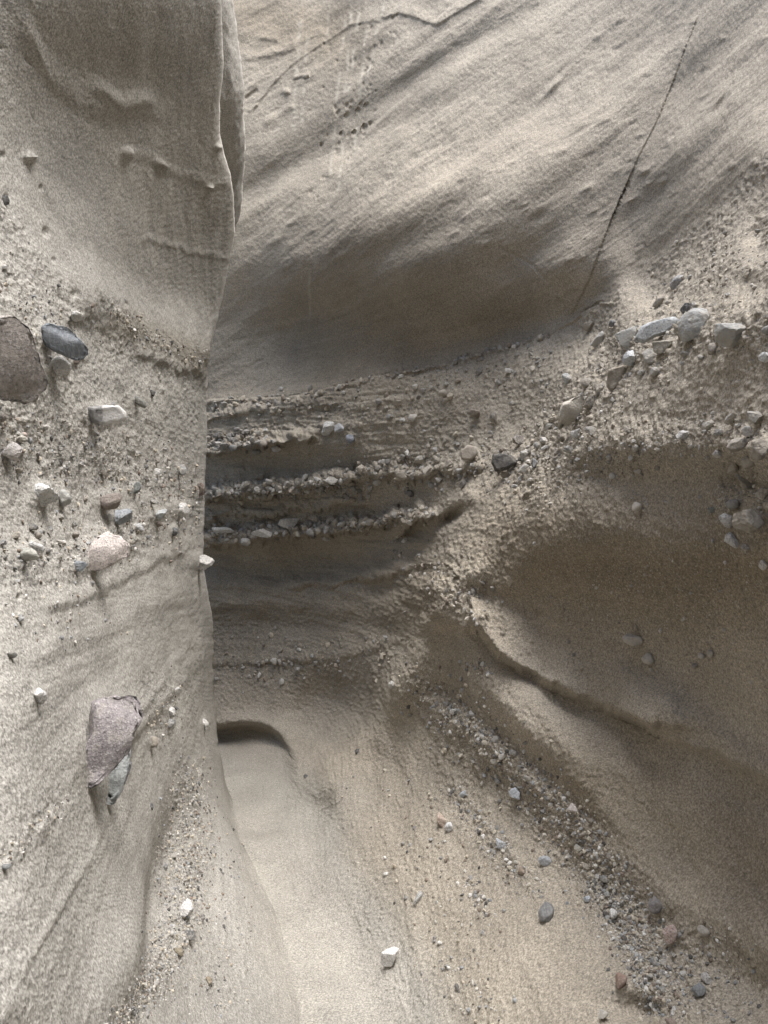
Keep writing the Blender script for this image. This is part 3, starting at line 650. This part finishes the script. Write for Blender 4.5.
# ------------------------------------------------------------------ left wall
EDGE = [(-500, 205), (-100, 214), (0, 221), (60, 223), (100, 220), (130, 220), (150, 224), (170, 230), (200, 234), (230, 235), (255, 231), (300, 222), (340, 211), (365, 206),
        (400, 207), (440, 207), (480, 205), (520, 204), (560, 203), (585, 206), (620, 213), (650, 214), (690, 214), (720, 217), (745, 218), (780, 225),
        (810, 234), (840, 247), (860, 261), (890, 279), (930, 298), (980, 309), (1024, 314), (1200, 335), (1450, 350)]
L_PTS = [  # image column, row and estimated distance
 (-60,-500,1.85),(100,-500,2.15),(205,-500,2.9),(-60,-200,1.56),(0,-200,1.61),(100,-200,1.74),(160,-200,1.95),(205,-200,2.28),
 (-60,0,1.53),(0,0,1.63),(45,0,1.71),(100,0,1.87),(160,0,2.1),(220,0,2.42),
 (-60,100,1.52),(0,100,1.68),(45,100,1.84),(100,100,2.06),(160,100,2.36),(215,100,2.7),
 (-60,200,1.47),(0,200,1.66),(60,200,1.94),(110,200,2.22),(170,200,2.67),(230,200,3.28),
 (-60,300,1.38),(0,300,1.55),(60,300,1.87),(110,300,2.25),(160,300,2.82),(218,300,3.65),
 (-60,400,1.32),(0,400,1.48),(60,400,1.8),(110,400,2.16),(160,400,2.72),(205,400,3.72),
 (-60,500,1.27),(0,500,1.43),(60,500,1.74),(110,500,2.1),(160,500,2.68),(203,500,3.75),
 (-60,600,1.13),(0,600,1.25),(60,600,1.52),(110,600,1.94),(160,600,2.58),(208,600,3.95),
 (-60,700,1.0),(0,700,1.09),(60,700,1.34),(110,700,1.75),(160,700,2.42),(212,700,4.1),
 (-60,800,0.9),(0,800,0.97),(60,800,1.19),(110,800,1.56),(160,800,2.12),(200,800,3.0),(228,800,3.85),
 (-60,900,0.81),(0,900,0.87),(60,900,1.06),(120,900,1.45),(170,900,2.0),(220,900,2.48),(280,900,3.05),
 (-60,1000,0.74),(0,1000,0.79),(60,1000,0.96),(120,1000,1.27),(170,1000,1.62),(230,1000,1.98),(308,1000,2.42),
 (-60,1100,0.68),(100,1100,1.03),(230,1100,1.64),(322,1100,2.0),
 (-60,1300,0.58),(200,1300,1.2),(340,1300,1.52),(-60,1450,0.52),(350,1450,1.3),
]
fitL = Fit(L_PTS)
vL = vR
nS = 300
S = np.linspace(0, 1, nS)
e = np.interp(vL, *zip(*EDGE))
e = e + 2.0 * fbm(np.stack([vL * 0.012, vL * 0 + 3.3, vL * 0], 1), 2) + 1.6 * fbm(np.stack([vL * 0.07, vL * 0 + 9.3, vL * 0], 1), 3) * (0.45 + 0.55 * sstep(240, 420, vL)) * (1 - sstep(700, 800, vL))
UL = -60 + (e[:, None] + 60) * S[None]; VL = np.repeat(vL[:, None], nS, 1)
DL = fitL(UL, VL)
er = 7 + 9 * sstep(330, 420, VL)
te = np.clip((UL - (e[:, None] - er)) / er, 0, 1)
DL = DL + 0.01 * er * (1 - np.sqrt(np.clip(1 - te * te, 0, 1)))
L0 = world(UL, VL, DL)
wobL = 8 * fbm(L0 * 3.5 + 2, 3) + 6 * fbm(L0 * 16 + 1, 3)
PEB = [(-60, 120), (0, 190), (40, 245), (70, 285), (100, 320), (150, 345), (210, 366)]
lowL = sstep(-10, 12, VL + wobL - np.interp(UL, *zip(*PEB)))
roughL = both(0.75 * lowL * (1 - sstep(480, 600, VL + 0.25 * UL + wobL * 2)), 0.9 * stroke([(100, 300), (150, 340), (205, 362)], 12, UL, VL),
              stroke([(0, 430), (60, 455), (120, 460), (200, 500)], 24, UL, VL), 0.9 * stroke([(0, 560), (60, 560), (140, 520)], 26, UL, VL),
              stroke([(192, 770), (190, 840), (182, 910), (150, 980), (100, 1040)], 20, UL, VL), 0.6 * stroke([(150, 690), (175, 690), (165, 730)], 22, UL, VL),
              0.5 * stroke([(60, 790), (0, 850)], 14, UL, VL), 0.45 * stroke([(235, 880), (220, 1000)], 40, UL, VL))
brownL = both(0.55 * stroke([(120, 318), (205, 358)], 14, UL, VL), 0.25 * stroke([(100, 60), (200, 200)], 80, UL, VL))
streakL = np.zeros_like(UL)
for x0, y0, x1, y1 in [(123, 150, 108, 235), (150, 165, 143, 240), (172, 180, 155, 262)]:
    streakL = np.maximum(streakL, stroke([(x0, y0), (x1, y1)], 1.6, UL, VL) * 0.4 * np.clip(0.6 + perlin(L0 * 12), 0, 1))
relL = np.zeros_like(UL)
def ledL(poly, up, dn, amp, w=1.0, fade=18):
    return ledge(poly, up, dn, amp, UL, VL, wobL * w, fade)
relL += ledL([(30, 30), (50, 70), (75, 92), (105, 104), (130, 98), (150, 108)], 30, 18, 0.006, 0.6)
relL += ledL([(100, 84), (120, 100), (140, 98)], 16, 10, 0.009, 0.6)
relL += ledL([(140, 152), (160, 162), (185, 172), (230, 182)], 10, 10, 0.003, 0.7, 40)
relL += ledL([(150, 236), (180, 246), (226, 254)], 7, 6, 0.003, 0.7)
relL += ledL([(90, 296), (120, 318), (150, 334), (205, 352)], 60, 36, 0.024, 0.9, 50)
relL += ledL([(140, 352), (180, 364), (212, 372)], 12, 6, 0.006, 0.9)
relL += ledL([(55, 600), (110, 578), (160, 556), (205, 536)], 18, 10, 0.005, 0.6)
relL += ledL([(40, 650), (120, 615), (180, 590)], 24, 16, 0.003, 0.6)
relL += ledL([(120, 740), (150, 712), (175, 680), (200, 655)], 30, 14, 0.006, 0.9)
relL += ledL([(140, 705), (165, 672), (190, 640)], 18, 10, 0.004, 0.9)
relL += ledL([(0, 860), (50, 815), (100, 790)], 22, 14, 0.0012, 0.7)
relL += ledL([(20, 960), (70, 880), (110, 835)], 20, 12, 0.0012, 0.5)
relL += ledL([(0, 1010), (40, 930), (90, 850), (120, 800)], 18, 10, 0.0012, 0.5)
relL += blob(168, 870, 16, 90, 12, -0.045, UL, VL) + blob(120, 960, 26, 90, 24, 0.02, UL, VL) + blob(225, 860, 20, 70, -14, 0.03, UL, VL)
relL += blob(125, 148, 4, 4, 0, 0.02, UL, VL) + blob(210, 184, 3, 2.5, 0, 0.015, UL, VL) + blob(219, 144, 4, 3, 0, 0.012, UL, VL) + blob(30, 152, 5, 4, 20, 0.02, UL, VL)
relL += blob(30, 56, 6, 2.5, 40, -0.008, UL, VL) + blob(160, 160, 6, 3, 30, 0.015, UL, VL)
for (a, b, s) in [(8, 192, 4), (48, 227, 3), (42, 183, 2), (4, 150, 2.5), (55, 255, 2), (25, 225, 2), (70, 290, 2.5), (120, 300, 2), (10, 270, 2), (1, 42, 2), (20, 590, 2)]:
    relL += blob(a, b, s, s * 1.3, 0, -0.004 * s * 0.7, UL, VL)
relL += collars('L', UL, VL) * DL
viewL = L0 - EYE; viewL /= np.linalg.norm(viewL, axis=2, keepdims=True)
nL0 = normals(L0)
fac = np.clip(-(nL0 * viewL).sum(2), 0.3, 1)
mode_n = (1 - te)[..., None] ** 0.5
L1 = L0 + nL0 * (relL)[..., None] * mode_n - viewL * 0.0
nL = normals(L1)
anL = np.stack([L0[..., 0] * 2.5, L0[..., 1] * 2.5, (L0[..., 2] - 0.1 * L0[..., 1]) * 16], -1)
anU = np.stack([L0[..., 0] * 3, L0[..., 1] * 2.5, (L0[..., 2] + 0.55 * L0[..., 1]) * 9], -1)
dL = 0.013 * fbm(L0 * 2.4 + 7, 3)
farL = np.clip(DL / 2.0, 0.7, 2.0)
dL += (1 - lowL) * 0.004 * fbm(anU, 3) + lowL * 0.0016 * fbm(np.stack([L0[..., 0] * 2, L0[..., 1] * 2, (L0[..., 2] + 0.09 * L0[..., 1]) * 38], -1), 3)
LR2 = L0 @ ROT @ ROT
dL += roughL * ((0.2 + 0.8 * sstep(-0.1, 0.35, fbm(L0 * 6 + 8, 2))) * (np.maximum(0, perlin(LR2 * 30 + 4) - 0.25) * 0.018 + np.maximum(0, perlin(LR2 * 62 + 9) - 0.2) * 0.011))
dL += 0.0010 * farL * perlin((L0 @ ROT) * (190 / farL)[..., None]) + 0.0012 * (0.5 + 0.5 * lowL) * farL * perlin((L0 @ ROT @ ROT) * (95 / farL)[..., None] + 7)
dL += (0.0016 + 0.006 * roughL) * fbm(L0 * 14, 4) + (0.001 + 0.0042 * roughL) * fbm(L0 * 52, 3) + 0.003 * roughL * fbm(L0 * 125, 2)
fadeE = np.minimum(1, (1 - te) * 1.2 + 0.5)
PL = L1 + nL * (dL * fadeE)[..., None]
# the far side of the corner, turning away round the bend
last = PL[:, -1]; wrap = []
for k in range(1, 19):
    q = last.copy(); a = k / 18
    q[:, 0] += -1.7 * a ** 1.5 - 0.02 * min(k, 3); q[:, 1] += 0.35 * math.sin(a * math.pi * 0.75) + 0.01
    q[:, 2] += np.where(vL > 760, -0.35 * a, 0.0)
    q += 0.03 * fbm(q * 5, 3)[:, None] * min(1, k / 4)
    wrap.append(q)
fillet(PL, 0.03)
aL = {'sand': (1 - sstep(0.0, 0.22, PL[..., 2])) * 0.9, 'rough': roughL, 'brown': brownL, 'streak': streakL}
LX = np.concatenate([PL, np.stack(wrap, 1)], 1)
aLX = {k: np.concatenate([a, np.repeat(a[:, -1:], 18, 1)], 1) for k, a in aL.items()}
LX, aLX = add_back(LX, aLX, 0, 70, -1)
LX, aLX = add_rim(LX, aLX, (-1.0, 0.1), 4.3)
leftwall = grid_object('canyon_wall', LX, M_LEFT, aLX)
leftwall['kind'] = 'structure'
leftwall['label'] = 'pale grey canyon wall on the left with a smooth dark bulge at the top and stones below'

# ------------------------------------------------------------------ fin of rock past the corner
FIN = [(-500, 236), (-60, 228), (0, 233), (50, 240), (90, 244), (160, 245), (200, 242), (222, 238), (236, 232), (262, 222), (320, 205)]
vF = np.arange(-500, 300, 1.5); tF = np.linspace(0, 1, 60)
eF = np.interp(vF, *zip(*FIN)) + 0.5 * np.sin(vF * 0.1)
UF = eF[:, None] - 55 * (1 - tF[None]); VF = np.repeat(vF[:, None], 60, 1)
tE = np.clip((tF - 0.72) / 0.28, 0, 1)
DF = np.interp(VF, [-500, -200, 0, 100, 200, 300], [3.3, 2.75, 2.8, 3.1, 3.75, 4.15]) + 0.26 * tF[None] + 0.2 * (1 - np.sqrt(1 - tE ** 2))[None]
F0 = world(UF, VF, DF)
nF = normals(F0)
str_ = np.stack([F0[..., 0] * 26, F0[..., 1] * 12, F0[..., 2] * 2.2], -1)
F1 = F0 + nF * (0.012 * fbm(str_, 4) + 0.006 * fbm(F0 * 20, 3))[..., None]
wrapF = []
for k in range(1, 13):
    q = F1[:, -1].copy(); q[:, 0] -= 0.9 * (k / 12) ** 1.4 + 0.01; q[:, 1] += 0.28 * math.sin(k / 12 * 2.2)
    wrapF.append(q)
FX = np.concatenate([F1, np.stack(wrapF, 1)], 1)
zf = np.zeros(FX.shape[:2])
fin = grid_object('rock_fin', FX, M_LEFT, {'sand': zf, 'rough': zf, 'brown': zf, 'streak': zf})
fin['kind'] = 'structure'; fin['label'] = 'slim pale rock fin showing past the upper corner of the left wall'

# ------------------------------------------------------------------ sandy floor
xs = np.concatenate([np.linspace(-9, -1.7, 16), np.arange(-1.6, 1.4, 0.012), np.linspace(1.5, 9, 16)])
ys = np.concatenate([np.linspace(-9, 0.9, 20), np.arange(1.0, 6.4, 0.012), np.linspace(6.6, 14, 14)])
XF, YF = np.meshgrid(xs, ys)
ZF = np.zeros_like(XF)
G = np.stack([XF, YF, ZF], -1)
ZF = 0.02 * fbm(G * 1.6, 3) + 0.005 * fbm(G * 11, 3) + 0.0022 * fbm(G * 40, 3)
mid = np.interp(YF, [0, 2.2, 3.3, 4.2, 5.2], [0.0, -0.08, -0.42, -0.7, -1.0])
ZF += np.minimum(0.10, 0.35 * (XF - mid) ** 2)
ZF = ZF - 0.035 * sstep(3.55, 3.9, YF) + 0.02 * np.exp(-((YF - 3.45) / 0.15) ** 2)
G[..., 2] = ZF
zg = np.zeros_like(XF)
floor = grid_object('ground', G, M_SAND, {'sand': zg, 'rough': zg + 0.15, 'brown': zg, 'streak': zg}, flip=True)
floor['kind'] = 'structure'; floor['label'] = 'pale packed sand floor of the canyon'

# ------------------------------------------------------------------ stones
def ico(sub):
    bm = bmesh.new(); bmesh.ops.create_icosphere(bm, subdivisions=sub, radius=1.0)
    v = np.array([x.co[:] for x in bm.verts]); f = np.array([[x.index for x in p.verts] for p in bm.faces]); bm.free()
    return v, f
ICO = {k: ico(k) for k in (1, 2, 3, 4)}

def rock(sub, rng, angular, rough=0.05):
    v, f = ICO[sub]; v = v.copy()
    npl = int(rng.integers(9, 16)); nn = rng.normal(size=(npl, 3)); nn /= np.linalg.norm(nn, axis=1)[:, None]
    dd = 1 - angular * rng.uniform(0.1, 1, npl) * 0.66
    dot = v @ nn.T
    s = np.where(dot > dd[None], dd[None] / np.maximum(dot, 1e-6), 1.0).min(1)
    r = s * (1 + rough * 1.6 * perlin(v * 1.4 + rng.uniform(0, 50, 3)) + rough * 0.8 * perlin(v * 4.5 + rng.uniform(0, 50, 3)))
    return v * r[:, None], f

def look(side, u, v):
    if side == 'R':
        j = np.clip(np.searchsorted(uR, u), 4, len(uR) - 5); i = np.clip(np.searchsorted(vR, v), 4, len(vR) - 5)
        nn = normals(PR[i - 4:i + 5, j - 4:j + 5])[4, 4]; return PR[i, j], nn
    i = np.clip(np.searchsorted(vL, v), 4, len(vL) - 5)
    j = int(np.clip(round((u + 60) / (e[i] + 60) * (nS - 1)), 4, nS - 5))
    nn = normals(PL[i - 4:i + 5, j - 4:j + 5])[4, 4]; return PL[i, j], nn

def mesh_from(name, v, f, mat, smooth=True):
    me = bpy.data.meshes.new(name); me.from_pydata(v.tolist(), [], f.tolist())
    me.polygons.foreach_set('use_smooth', np.full(len(me.polygons), smooth)); me.update(); me.materials.append(mat)
    return me

def place(name, side, u, v, w, h, rot, kind, color, ang, prot, sub, label, cat, group=None, thick=None, seed=None, outline=None):
    rng = np.random.default_rng(int(seed if seed is not None else (u * 131 + v * 17 + w * 7)))
    p, nn = look(side, u, v)
    toeye = EYE - p; dist = p[1]; toeye = toeye / np.linalg.norm(toeye)
    if nn @ toeye < 0: nn = -nn
    f = nn * (0.2 if outline else 0.5) + toeye * (0.8 if outline else 0.5); f /= np.linalg.norm(f)
    r = np.cross(np.array([0, 0, 1.0]), f); r /= np.linalg.norm(r)     # points to the viewer's right
    up = np.cross(f, r)
    a = math.radians(rot); rx = math.cos(a) * r - math.sin(a) * up; ry = math.sin(a) * r + math.cos(a) * up
    W, H = w * dist / FOC / 2, h * dist / FOC / 2
    vr = np.cross(np.array([0, 0, 1.0]), toeye); vr /= np.linalg.norm(vr); vu = np.cross(toeye, vr)
    W /= max(0.7, math.hypot(rx @ vr, rx @ vu)); H /= max(0.7, math.hypot(ry @ vr, ry @ vu))
    T = (thick if thick else 0.75) * min(W, H)
    tilt = (0.8 if outline else 0.55) * math.sqrt(max(0, 1 - (f @ nn) ** 2)) * (W * abs(rx @ nn) + H * abs(ry @ nn)) / max(1e-6, abs(rx @ nn) + abs(ry @ nn))
    vv, ff = rock(sub, rng, min(1.1, ang + 0.25), 0.08)
    vv = vv / np.abs(vv).max(0)
    if outline:                                             # a stone with an outline given in image pixels keeps it, rounded over its front
        pg = np.array(outline, float) - (u, v); th = np.arctan2(-pg[:, 1], pg[:, 0])
        vv, ff = ICO[sub]; vv = vv.copy()
        a2 = np.linspace(-math.pi, math.pi, 361); rad = np.empty(361)
        nxt = np.roll(pg, -1, 0)
        for i, t in enumerate(a2):
            d = np.array([math.cos(t), -math.sin(t)]); best = 1.0
            for A, B in zip(pg, nxt):
                m = np.array([[d[0], A[0] - B[0]], [d[1], A[1] - B[1]]]); dt = np.linalg.det(m)
                if abs(dt) < 1e-9: continue
                k1, k2 = np.linalg.solve(m, A)
                if k1 > 0 and -1e-6 <= k2 <= 1 + 1e-6: best = max(best, k1)
            rad[i] = best
        rho = np.hypot(vv[:, 0], vv[:, 1]); ang2 = np.arctan2(vv[:, 1], vv[:, 0]); R = np.interp(ang2, a2, rad)
        pr = 1 + 0.09 * perlin(vv * 2.2 + rng.uniform(0, 40, 3)) + 0.09 * perlin(vv * 6 + rng.uniform(0, 40, 3))
        k = R * np.minimum(1, (rho + 1e-9) ** 0.55) / (rho + 1e-9) * pr
        zz = np.sign(vv[:, 2]) * np.minimum(np.abs(vv[:, 2]) ** 0.8, 0.78 + 0.12 * perlin(vv * 1.7 + rng.uniform(0, 40, 3))) * (1 + 0.25 * (vv @ rng.normal(size=3)) * 0.5)
        for _ in range(7 if min(w, h) > 22 else 0):                                  # broken facets on the face
            fn = np.array([rng.normal() * 0.6, rng.normal() * 0.6, 1.0]); fn /= np.linalg.norm(fn); dd = rng.uniform(0.5, 0.85)
            dt = np.stack([vv[:, 0] * k / (w / 2), vv[:, 1] * k / (h / 2), zz], 1) @ fn; zz = np.where((dt > dd) & (zz > 0), np.maximum(zz - (dt - dd) / fn[2], 0.05), zz)
        vv = np.stack([vv[:, 0] * k / (w / 2), vv[:, 1] * k / (h / 2), zz], 1)
    q = vv[:, :1] * rx * W + vv[:, 1:2] * ry * H + vv[:, 2:] * f * T
    me = mesh_from(name, q, ff, SM[kind], bool(outline) or kind == 'smooth')
    o = bpy.data.objects.new(name, me); C.objects.link(o)
    o.location = p + toeye * ((prot * T + tilt) / max(0.4, nn @ toeye))
    cl = np.array(color); cl = cl * 0.68 + cl.mean() * 0.32
    o.color = tuple(cl) + (1,)
    o['label'] = label; o['category'] = cat
    if group: o['group'] = group
    return o

OUTLINE = {
 (6, 354): [(-30, 332), (-8, 318), (8, 313), (20, 317), (30, 338), (41, 370), (36, 386), (22, 393), (-5, 391), (-30, 380)],
 (58, 338): [(38, 326), (44, 322), (62, 324), (70, 332), (79, 341), (79, 348), (71, 354), (58, 350), (43, 344), (38, 336)],
 (102, 411): [(86, 405), (98, 402), (112, 401), (119, 407), (121, 413), (113, 418), (97, 421), (88, 418)],
 (99, 548): [(78, 556), (82, 547), (90, 535), (100, 531), (112, 535), (120, 544), (119, 552), (104, 561), (92, 566), (80, 566)],
 (103, 735): [(89, 700), (108, 698), (126, 701), (131, 722), (121, 734), (118, 748), (98, 764), (82, 777), (75, 768), (78, 744), (85, 728)],
 (113, 770): [(120, 745), (127, 750), (122, 768), (116, 786), (108, 797), (100, 794), (99, 784), (106, 765)],
 (503, 460): [(494, 452), (506, 452), (514, 455), (517, 461), (508, 467), (497, 469), (493, 461)],
 (657, 327): [(636, 334), (642, 322), (652, 318), (672, 315), (680, 321), (668, 330), (655, 332), (645, 337)],
 (629, 336): [(618, 331), (641, 324), (641, 339), (632, 349), (624, 343)],
 (618, 372): [(611, 366), (629, 363), (628, 375), (616, 389), (609, 385)],
 (572, 411): [(562, 414), (566, 402), (585, 394), (589, 405), (578, 418), (564, 427)],
 (470, 452): [(462, 450), (468, 444), (477, 446), (479, 453), (472, 459), (463, 458)],
}
for k, (sd, u, v, w, h, rot, kind, col, ang, prot, nm, lab) in enumerate(STONES):
    ol = OUTLINE.get((u, v)); rot = 0 if ol else rot
    if ol:
        g_ = np.array(ol); w, h = np.ptp(g_[:, 0]), np.ptp(g_[:, 1])
    cat = nm
    sub = 4 if max(w, h) > 18 else 3
    place(nm, sd, u, v, w, h, rot, kind, col, ang, prot, sub, lab, cat, thick=(0.35 if w > 60 else 0.6 if ol else None), seed=k + 3, outline=ol)

# ------------------------------------------------------------------ loose pebbles that nothing tells apart
PAL = [WHT, WHT, GRY, GRY, (0.42, 0.40, 0.36), TAN, TAN, BRN, BLU, DRK, (0.5, 0.47, 0.42)]
def sample(poly, w, rng):
    a = np.array(poly, float); L = np.hypot(*(a[1:] - a[:-1]).T); t = rng.random() * L.sum()
    k = int(np.searchsorted(np.cumsum(L), t)); k = min(k, len(L) - 1); t -= L[:k].sum()
    p = a[k] + (a[k + 1] - a[k]) * (t / L[k])
    return p + rng.normal(0, w * 0.6, 2)
TAKEN = [(s[0], s[1], s[2], max(s[3], s[4])) for s in STONES]
PB = [
 ('L', [(0, 425), (60, 450), (120, 462), (195, 480)], 22, 26, 'small pebble in the pebbly layer of the left wall', 'pebbles in the pebbly layer of the left wall', (4, 8)),
 ('L', [(0, 545), (70, 530), (140, 520), (195, 520)], 22, 16, 'small pebble in the pebbly layer of the left wall', 'pebbles in the pebbly layer of the left wall', (4, 8)),
 ('L', [(186, 840), (182, 910), (150, 980), (120, 1015)], 14, 22, 'small pebble in the left gravel gully', 'pebbles in the left gravel gully', (4, 7)),
 ('R', [(212, 440), (262, 436)], 8, 12, 'small pebble on the top pebble ledge of the back wall', 'pebbles on the top ledge of the back wall', (4, 9)),
 ('R', [(212, 490), (345, 480)], 7, 16, 'small pebble on the middle ledge of the back wall', 'pebbles on the middle ledge of the back wall', (4, 8)),
 ('R', [(212, 530), (340, 524)], 7, 16, 'small pebble on the lowest ledge of the back wall', 'pebbles on the lowest ledge of the back wall', (4, 9)),
 ('R', [(360, 480), (430, 465), (540, 455)], 14, 24, 'small pebble in the pebble row crossing to the charcoal block', 'pebbles in the row leading to the charcoal block', (4, 8)),
 ('R', [(380, 410), (480, 395), (540, 370)], 22, 14, 'small pebble in the rough layer under the smooth sandstone', 'pebbles under the smooth sandstone', (3, 7)),
 ('R', [(758, 322), (690, 336), (640, 352), (600, 392), (560, 440), (508, 462)], 13, 50, 'small stone among the boulders of the right shoulder', 'small stones among the right shoulder boulders', (5, 13)),
 ('R', [(768, 430), (690, 430), (600, 455)], 16, 14, 'small stone along the lip over the dark overhang', 'small stones on the overhang lip', (4, 8)),
 ('R', [(735, 425), (755, 480), (745, 525)], 16, 14, 'rough stone in the rubble of the dark recess at the right edge', 'rubble stones in the recess at the right edge', (8, 15)),
 ('R', [(450, 700), (520, 770), (580, 830), (630, 910), (680, 990)], 22, 34, 'small pebble in the low gravel band on the right', 'pebbles in the low right gravel band', (4, 8)),
]
total = 0
for sd, poly, w, cnt, lab, grp, (s0, s1) in PB:
    n_ok = 0; tries = 0
    while n_ok < cnt and tries < cnt * 20:
        tries += 1
        u, v = sample(poly, w, RNG)
        if not (2 < u < 766 and 2 < v < 1020): continue
        if sd == 'L' and u > np.interp(v, *zip(*EDGE)) - 6: continue
        if sd == 'R' and u < np.interp(v, *zip(*EDGE)) + 4: continue
        if any(t[0] == sd and math.hypot(t[1] - u, t[2] - v) < (t[3] + 8) * 0.6 for t in TAKEN): continue
        s = RNG.uniform(s0, s1); c = np.array(PAL[RNG.integers(len(PAL))]) * RNG.uniform(0.7, 1.0); c = tuple(c * 0.6 + np.array((0.30, 0.275, 0.235)) * 0.4)
        place('pebble', sd, u, v, s * RNG.uniform(1, 1.4), s, RNG.uniform(-40, 40), ['granite', 'dusty', 'smooth', 'dusty'][RNG.integers(4)], c, .9, 0.8 if 'ledge' in grp else 0.4, 2, lab, 'pebble', grp, seed=total + 900)
        TAKEN.append((sd, u, v, s)); n_ok += 1; total += 1

# ------------------------------------------------------------------ gravel nobody could count
GV = [
 ('L', 'gravel', [([(-40, 260), (0, 290), (60, 330)], 40, 260), ([(-40, 420), (60, 450), (120, 460), (198, 490)], 30, 560), ([(-40, 560), (60, 545), (195, 520)], 24, 420),
                  ([(100, 300), (150, 338), (205, 360)], 10, 160), ([(10, 610), (100, 600)], 40, 90)], 'fine gravel studding the pebbly layer of the left wall', (1.2, 4.2)),
 ('L', 'gravel', [([(194, 770), (192, 840), (184, 910), (160, 970), (100, 1040)], 17, 3200), ([(225, 850), (215, 1020)], 30, 350), ([(165, 690), (160, 730)], 16, 110), ([(70, 790), (0, 850)], 10, 120)],
  'fine salt and pepper gravel filling the left gully', (0.9, 3.0)),
 ('R', 'gravel', [([(208, 442), (265, 435)], 7, 520), ([(208, 492), (350, 480)], 6, 520), ([(208, 530), (345, 525), (430, 507)], 6, 620), ([(350, 480), (430, 465), (540, 455)], 18, 620),
                  ([(210, 410), (400, 395), (550, 350)], 20, 300), ([(400, 540), (450, 590), (500, 600)], 20, 220), ([(230, 660), (400, 650)], 22, 200), ([(210, 401), (290, 398), (360, 380), (440, 364), (550, 332)], 4, 330)],
  'fine gravel in the layers of the back wall', (0.9, 5.5)),
 ('R', 'gravel', [([(768, 240), (690, 300), (620, 370), (540, 450)], 34, 650), ([(768, 430), (680, 432), (590, 460), (520, 500)], 24, 520), ([(768, 480), (730, 500)], 22, 120),
                  ([(540, 620), (768, 600)], 60, 160)], 'fine gravel scattered over the right shoulder', (1.2, 4.2)),
 ('R', 'gravel', [([(430, 690), (500, 755), (560, 815), (620, 900), (680, 1000)], 26, 3600), ([(590, 870), (640, 950), (660, 1010)], 16, 900), ([(455, 785), (500, 850), (530, 890)], 16, 350),
                  ([(470, 880), (490, 920)], 14, 110), ([(440, 940), (500, 1020)], 26, 160), ([(470, 660), (490, 668)], 8, 60), ([(700, 930), (740, 1010)], 34, 320), ([(390, 770), (480, 950)], 40, 260)],
  'fine grey gravel of the low band on the right', (0.8, 4.0)),
]
GPAL = np.array([(0.56, 0.55, 0.53), (0.46, 0.44, 0.40), (0.30, 0.30, 0.295), (0.24, 0.235, 0.23), (0.42, 0.38, 0.31), (0.40, 0.35, 0.28), (0.44, 0.40, 0.33), (0.2, 0.16, 0.13), (0.10, 0.10, 0.10), (0.27, 0.28, 0.29)])
for sd, nm, bands, lab, (s0, s1) in GV:
    VV, FF, SH = [], [], []; off = 0; gm = 0.9 if sd == 'L' or 'low band' in lab else 0.55
    for poly, w, cnt in bands:
        for _ in range(cnt):
            u, v = sample(poly, w, RNG)
            if sd == 'L' and u > np.interp(v, *zip(*EDGE)) - 3: continue
            if sd == 'R' and (u < np.interp(v, *zip(*EDGE)) - 6 or u > 800): continue
            p, nn = look(sd, u, v)
            if p[2] < 0.02: continue
            s = s0 + (s1 - s0) * RNG.random() ** 3.2
            r = s * p[1] / FOC
            vv, ff = rock(1, RNG, 0.8, 0.1)
            Q = np.linalg.qr(RNG.normal(size=(3, 3)))[0]
            q = (vv * (r * np.array([1, RNG.uniform(0.6, 0.95), RNG.uniform(0.5, 0.9)]))) @ Q + p + nn * r * RNG.uniform(-0.15, 0.35)
            VV.append(q); FF.append(ff + off); off += len(q)
            c = (GPAL[RNG.integers(len(GPAL))] * gm + np.array((0.33, 0.30, 0.255)) * (1 - gm)) * RNG.uniform(0.8, 1.15)
            SH.append(np.repeat(c[None], len(q), 0))
    me = mesh_from(nm, np.concatenate(VV), np.concatenate(FF), M_GRAVEL, False)
    at = me.attributes.new('shade', 'FLOAT_COLOR', 'POINT')
    sh = np.concatenate(SH); at.data.foreach_set('color', np.concatenate([sh, np.ones((len(sh), 1))], 1).astype(np.float32).ravel())
    o = bpy.data.objects.new(nm, me); C.objects.link(o); o['kind'] = 'stuff'; o['label'] = lab; o['category'] = 'gravel'

# ------------------------------------------------------------------ light, sky, camera
SUN_EL, SUN_ROT = math.radians(74), math.radians(116)
wd = bpy.data.worlds.new('World'); scene.world = wd; wd.use_nodes = True
nt = wd.node_tree; bg = nt.nodes['Background']
sky = nt.nodes.new('ShaderNodeTexSky'); sky.sky_type = 'NISHITA'; sky.sun_disc = False
sky.sun_elevation = SUN_EL; sky.sun_rotation = SUN_ROT; sky.air_density = 1.0; sky.dust_density = 3.0
nt.links.new(sky.outputs[0], bg.inputs[0]); bg.inputs[1].default_value = 0.05
sun = bpy.data.lights.new('sun', 'SUN'); sun.energy = 1.5; sun.angle = math.radians(56); sun.color = (1.0, 0.985, 0.965)
so = bpy.data.objects.new('sun', sun); C.objects.link(so)
dirv = Vector((math.sin(SUN_ROT) * math.cos(SUN_EL), math.cos(SUN_ROT) * math.cos(SUN_EL), math.sin(SUN_EL)))
so.rotation_euler = dirv.to_track_quat('Z', 'Y').to_euler()
cam = bpy.data.cameras.new('camera'); co = bpy.data.objects.new('camera', cam); C.objects.link(co)
co.location = EYE; co.rotation_euler = (math.radians(90), 0, 0)
cam.sensor_fit = 'VERTICAL'; cam.sensor_height = 24; cam.lens = 12 / (512 / FOC); cam.clip_start = 0.05; cam.clip_end = 500
scene.camera = co
scene.cycles.diffuse_bounces = 5; scene.cycles.max_bounces = 8
scene.view_settings.view_transform = 'Standard'; scene.view_settings.look = 'None'
scene.view_settings.exposure = 2.8
scene.render.filter_size = 1.0; scene.cycles.use_denoising = True; scene.view_settings.gamma = 1.0
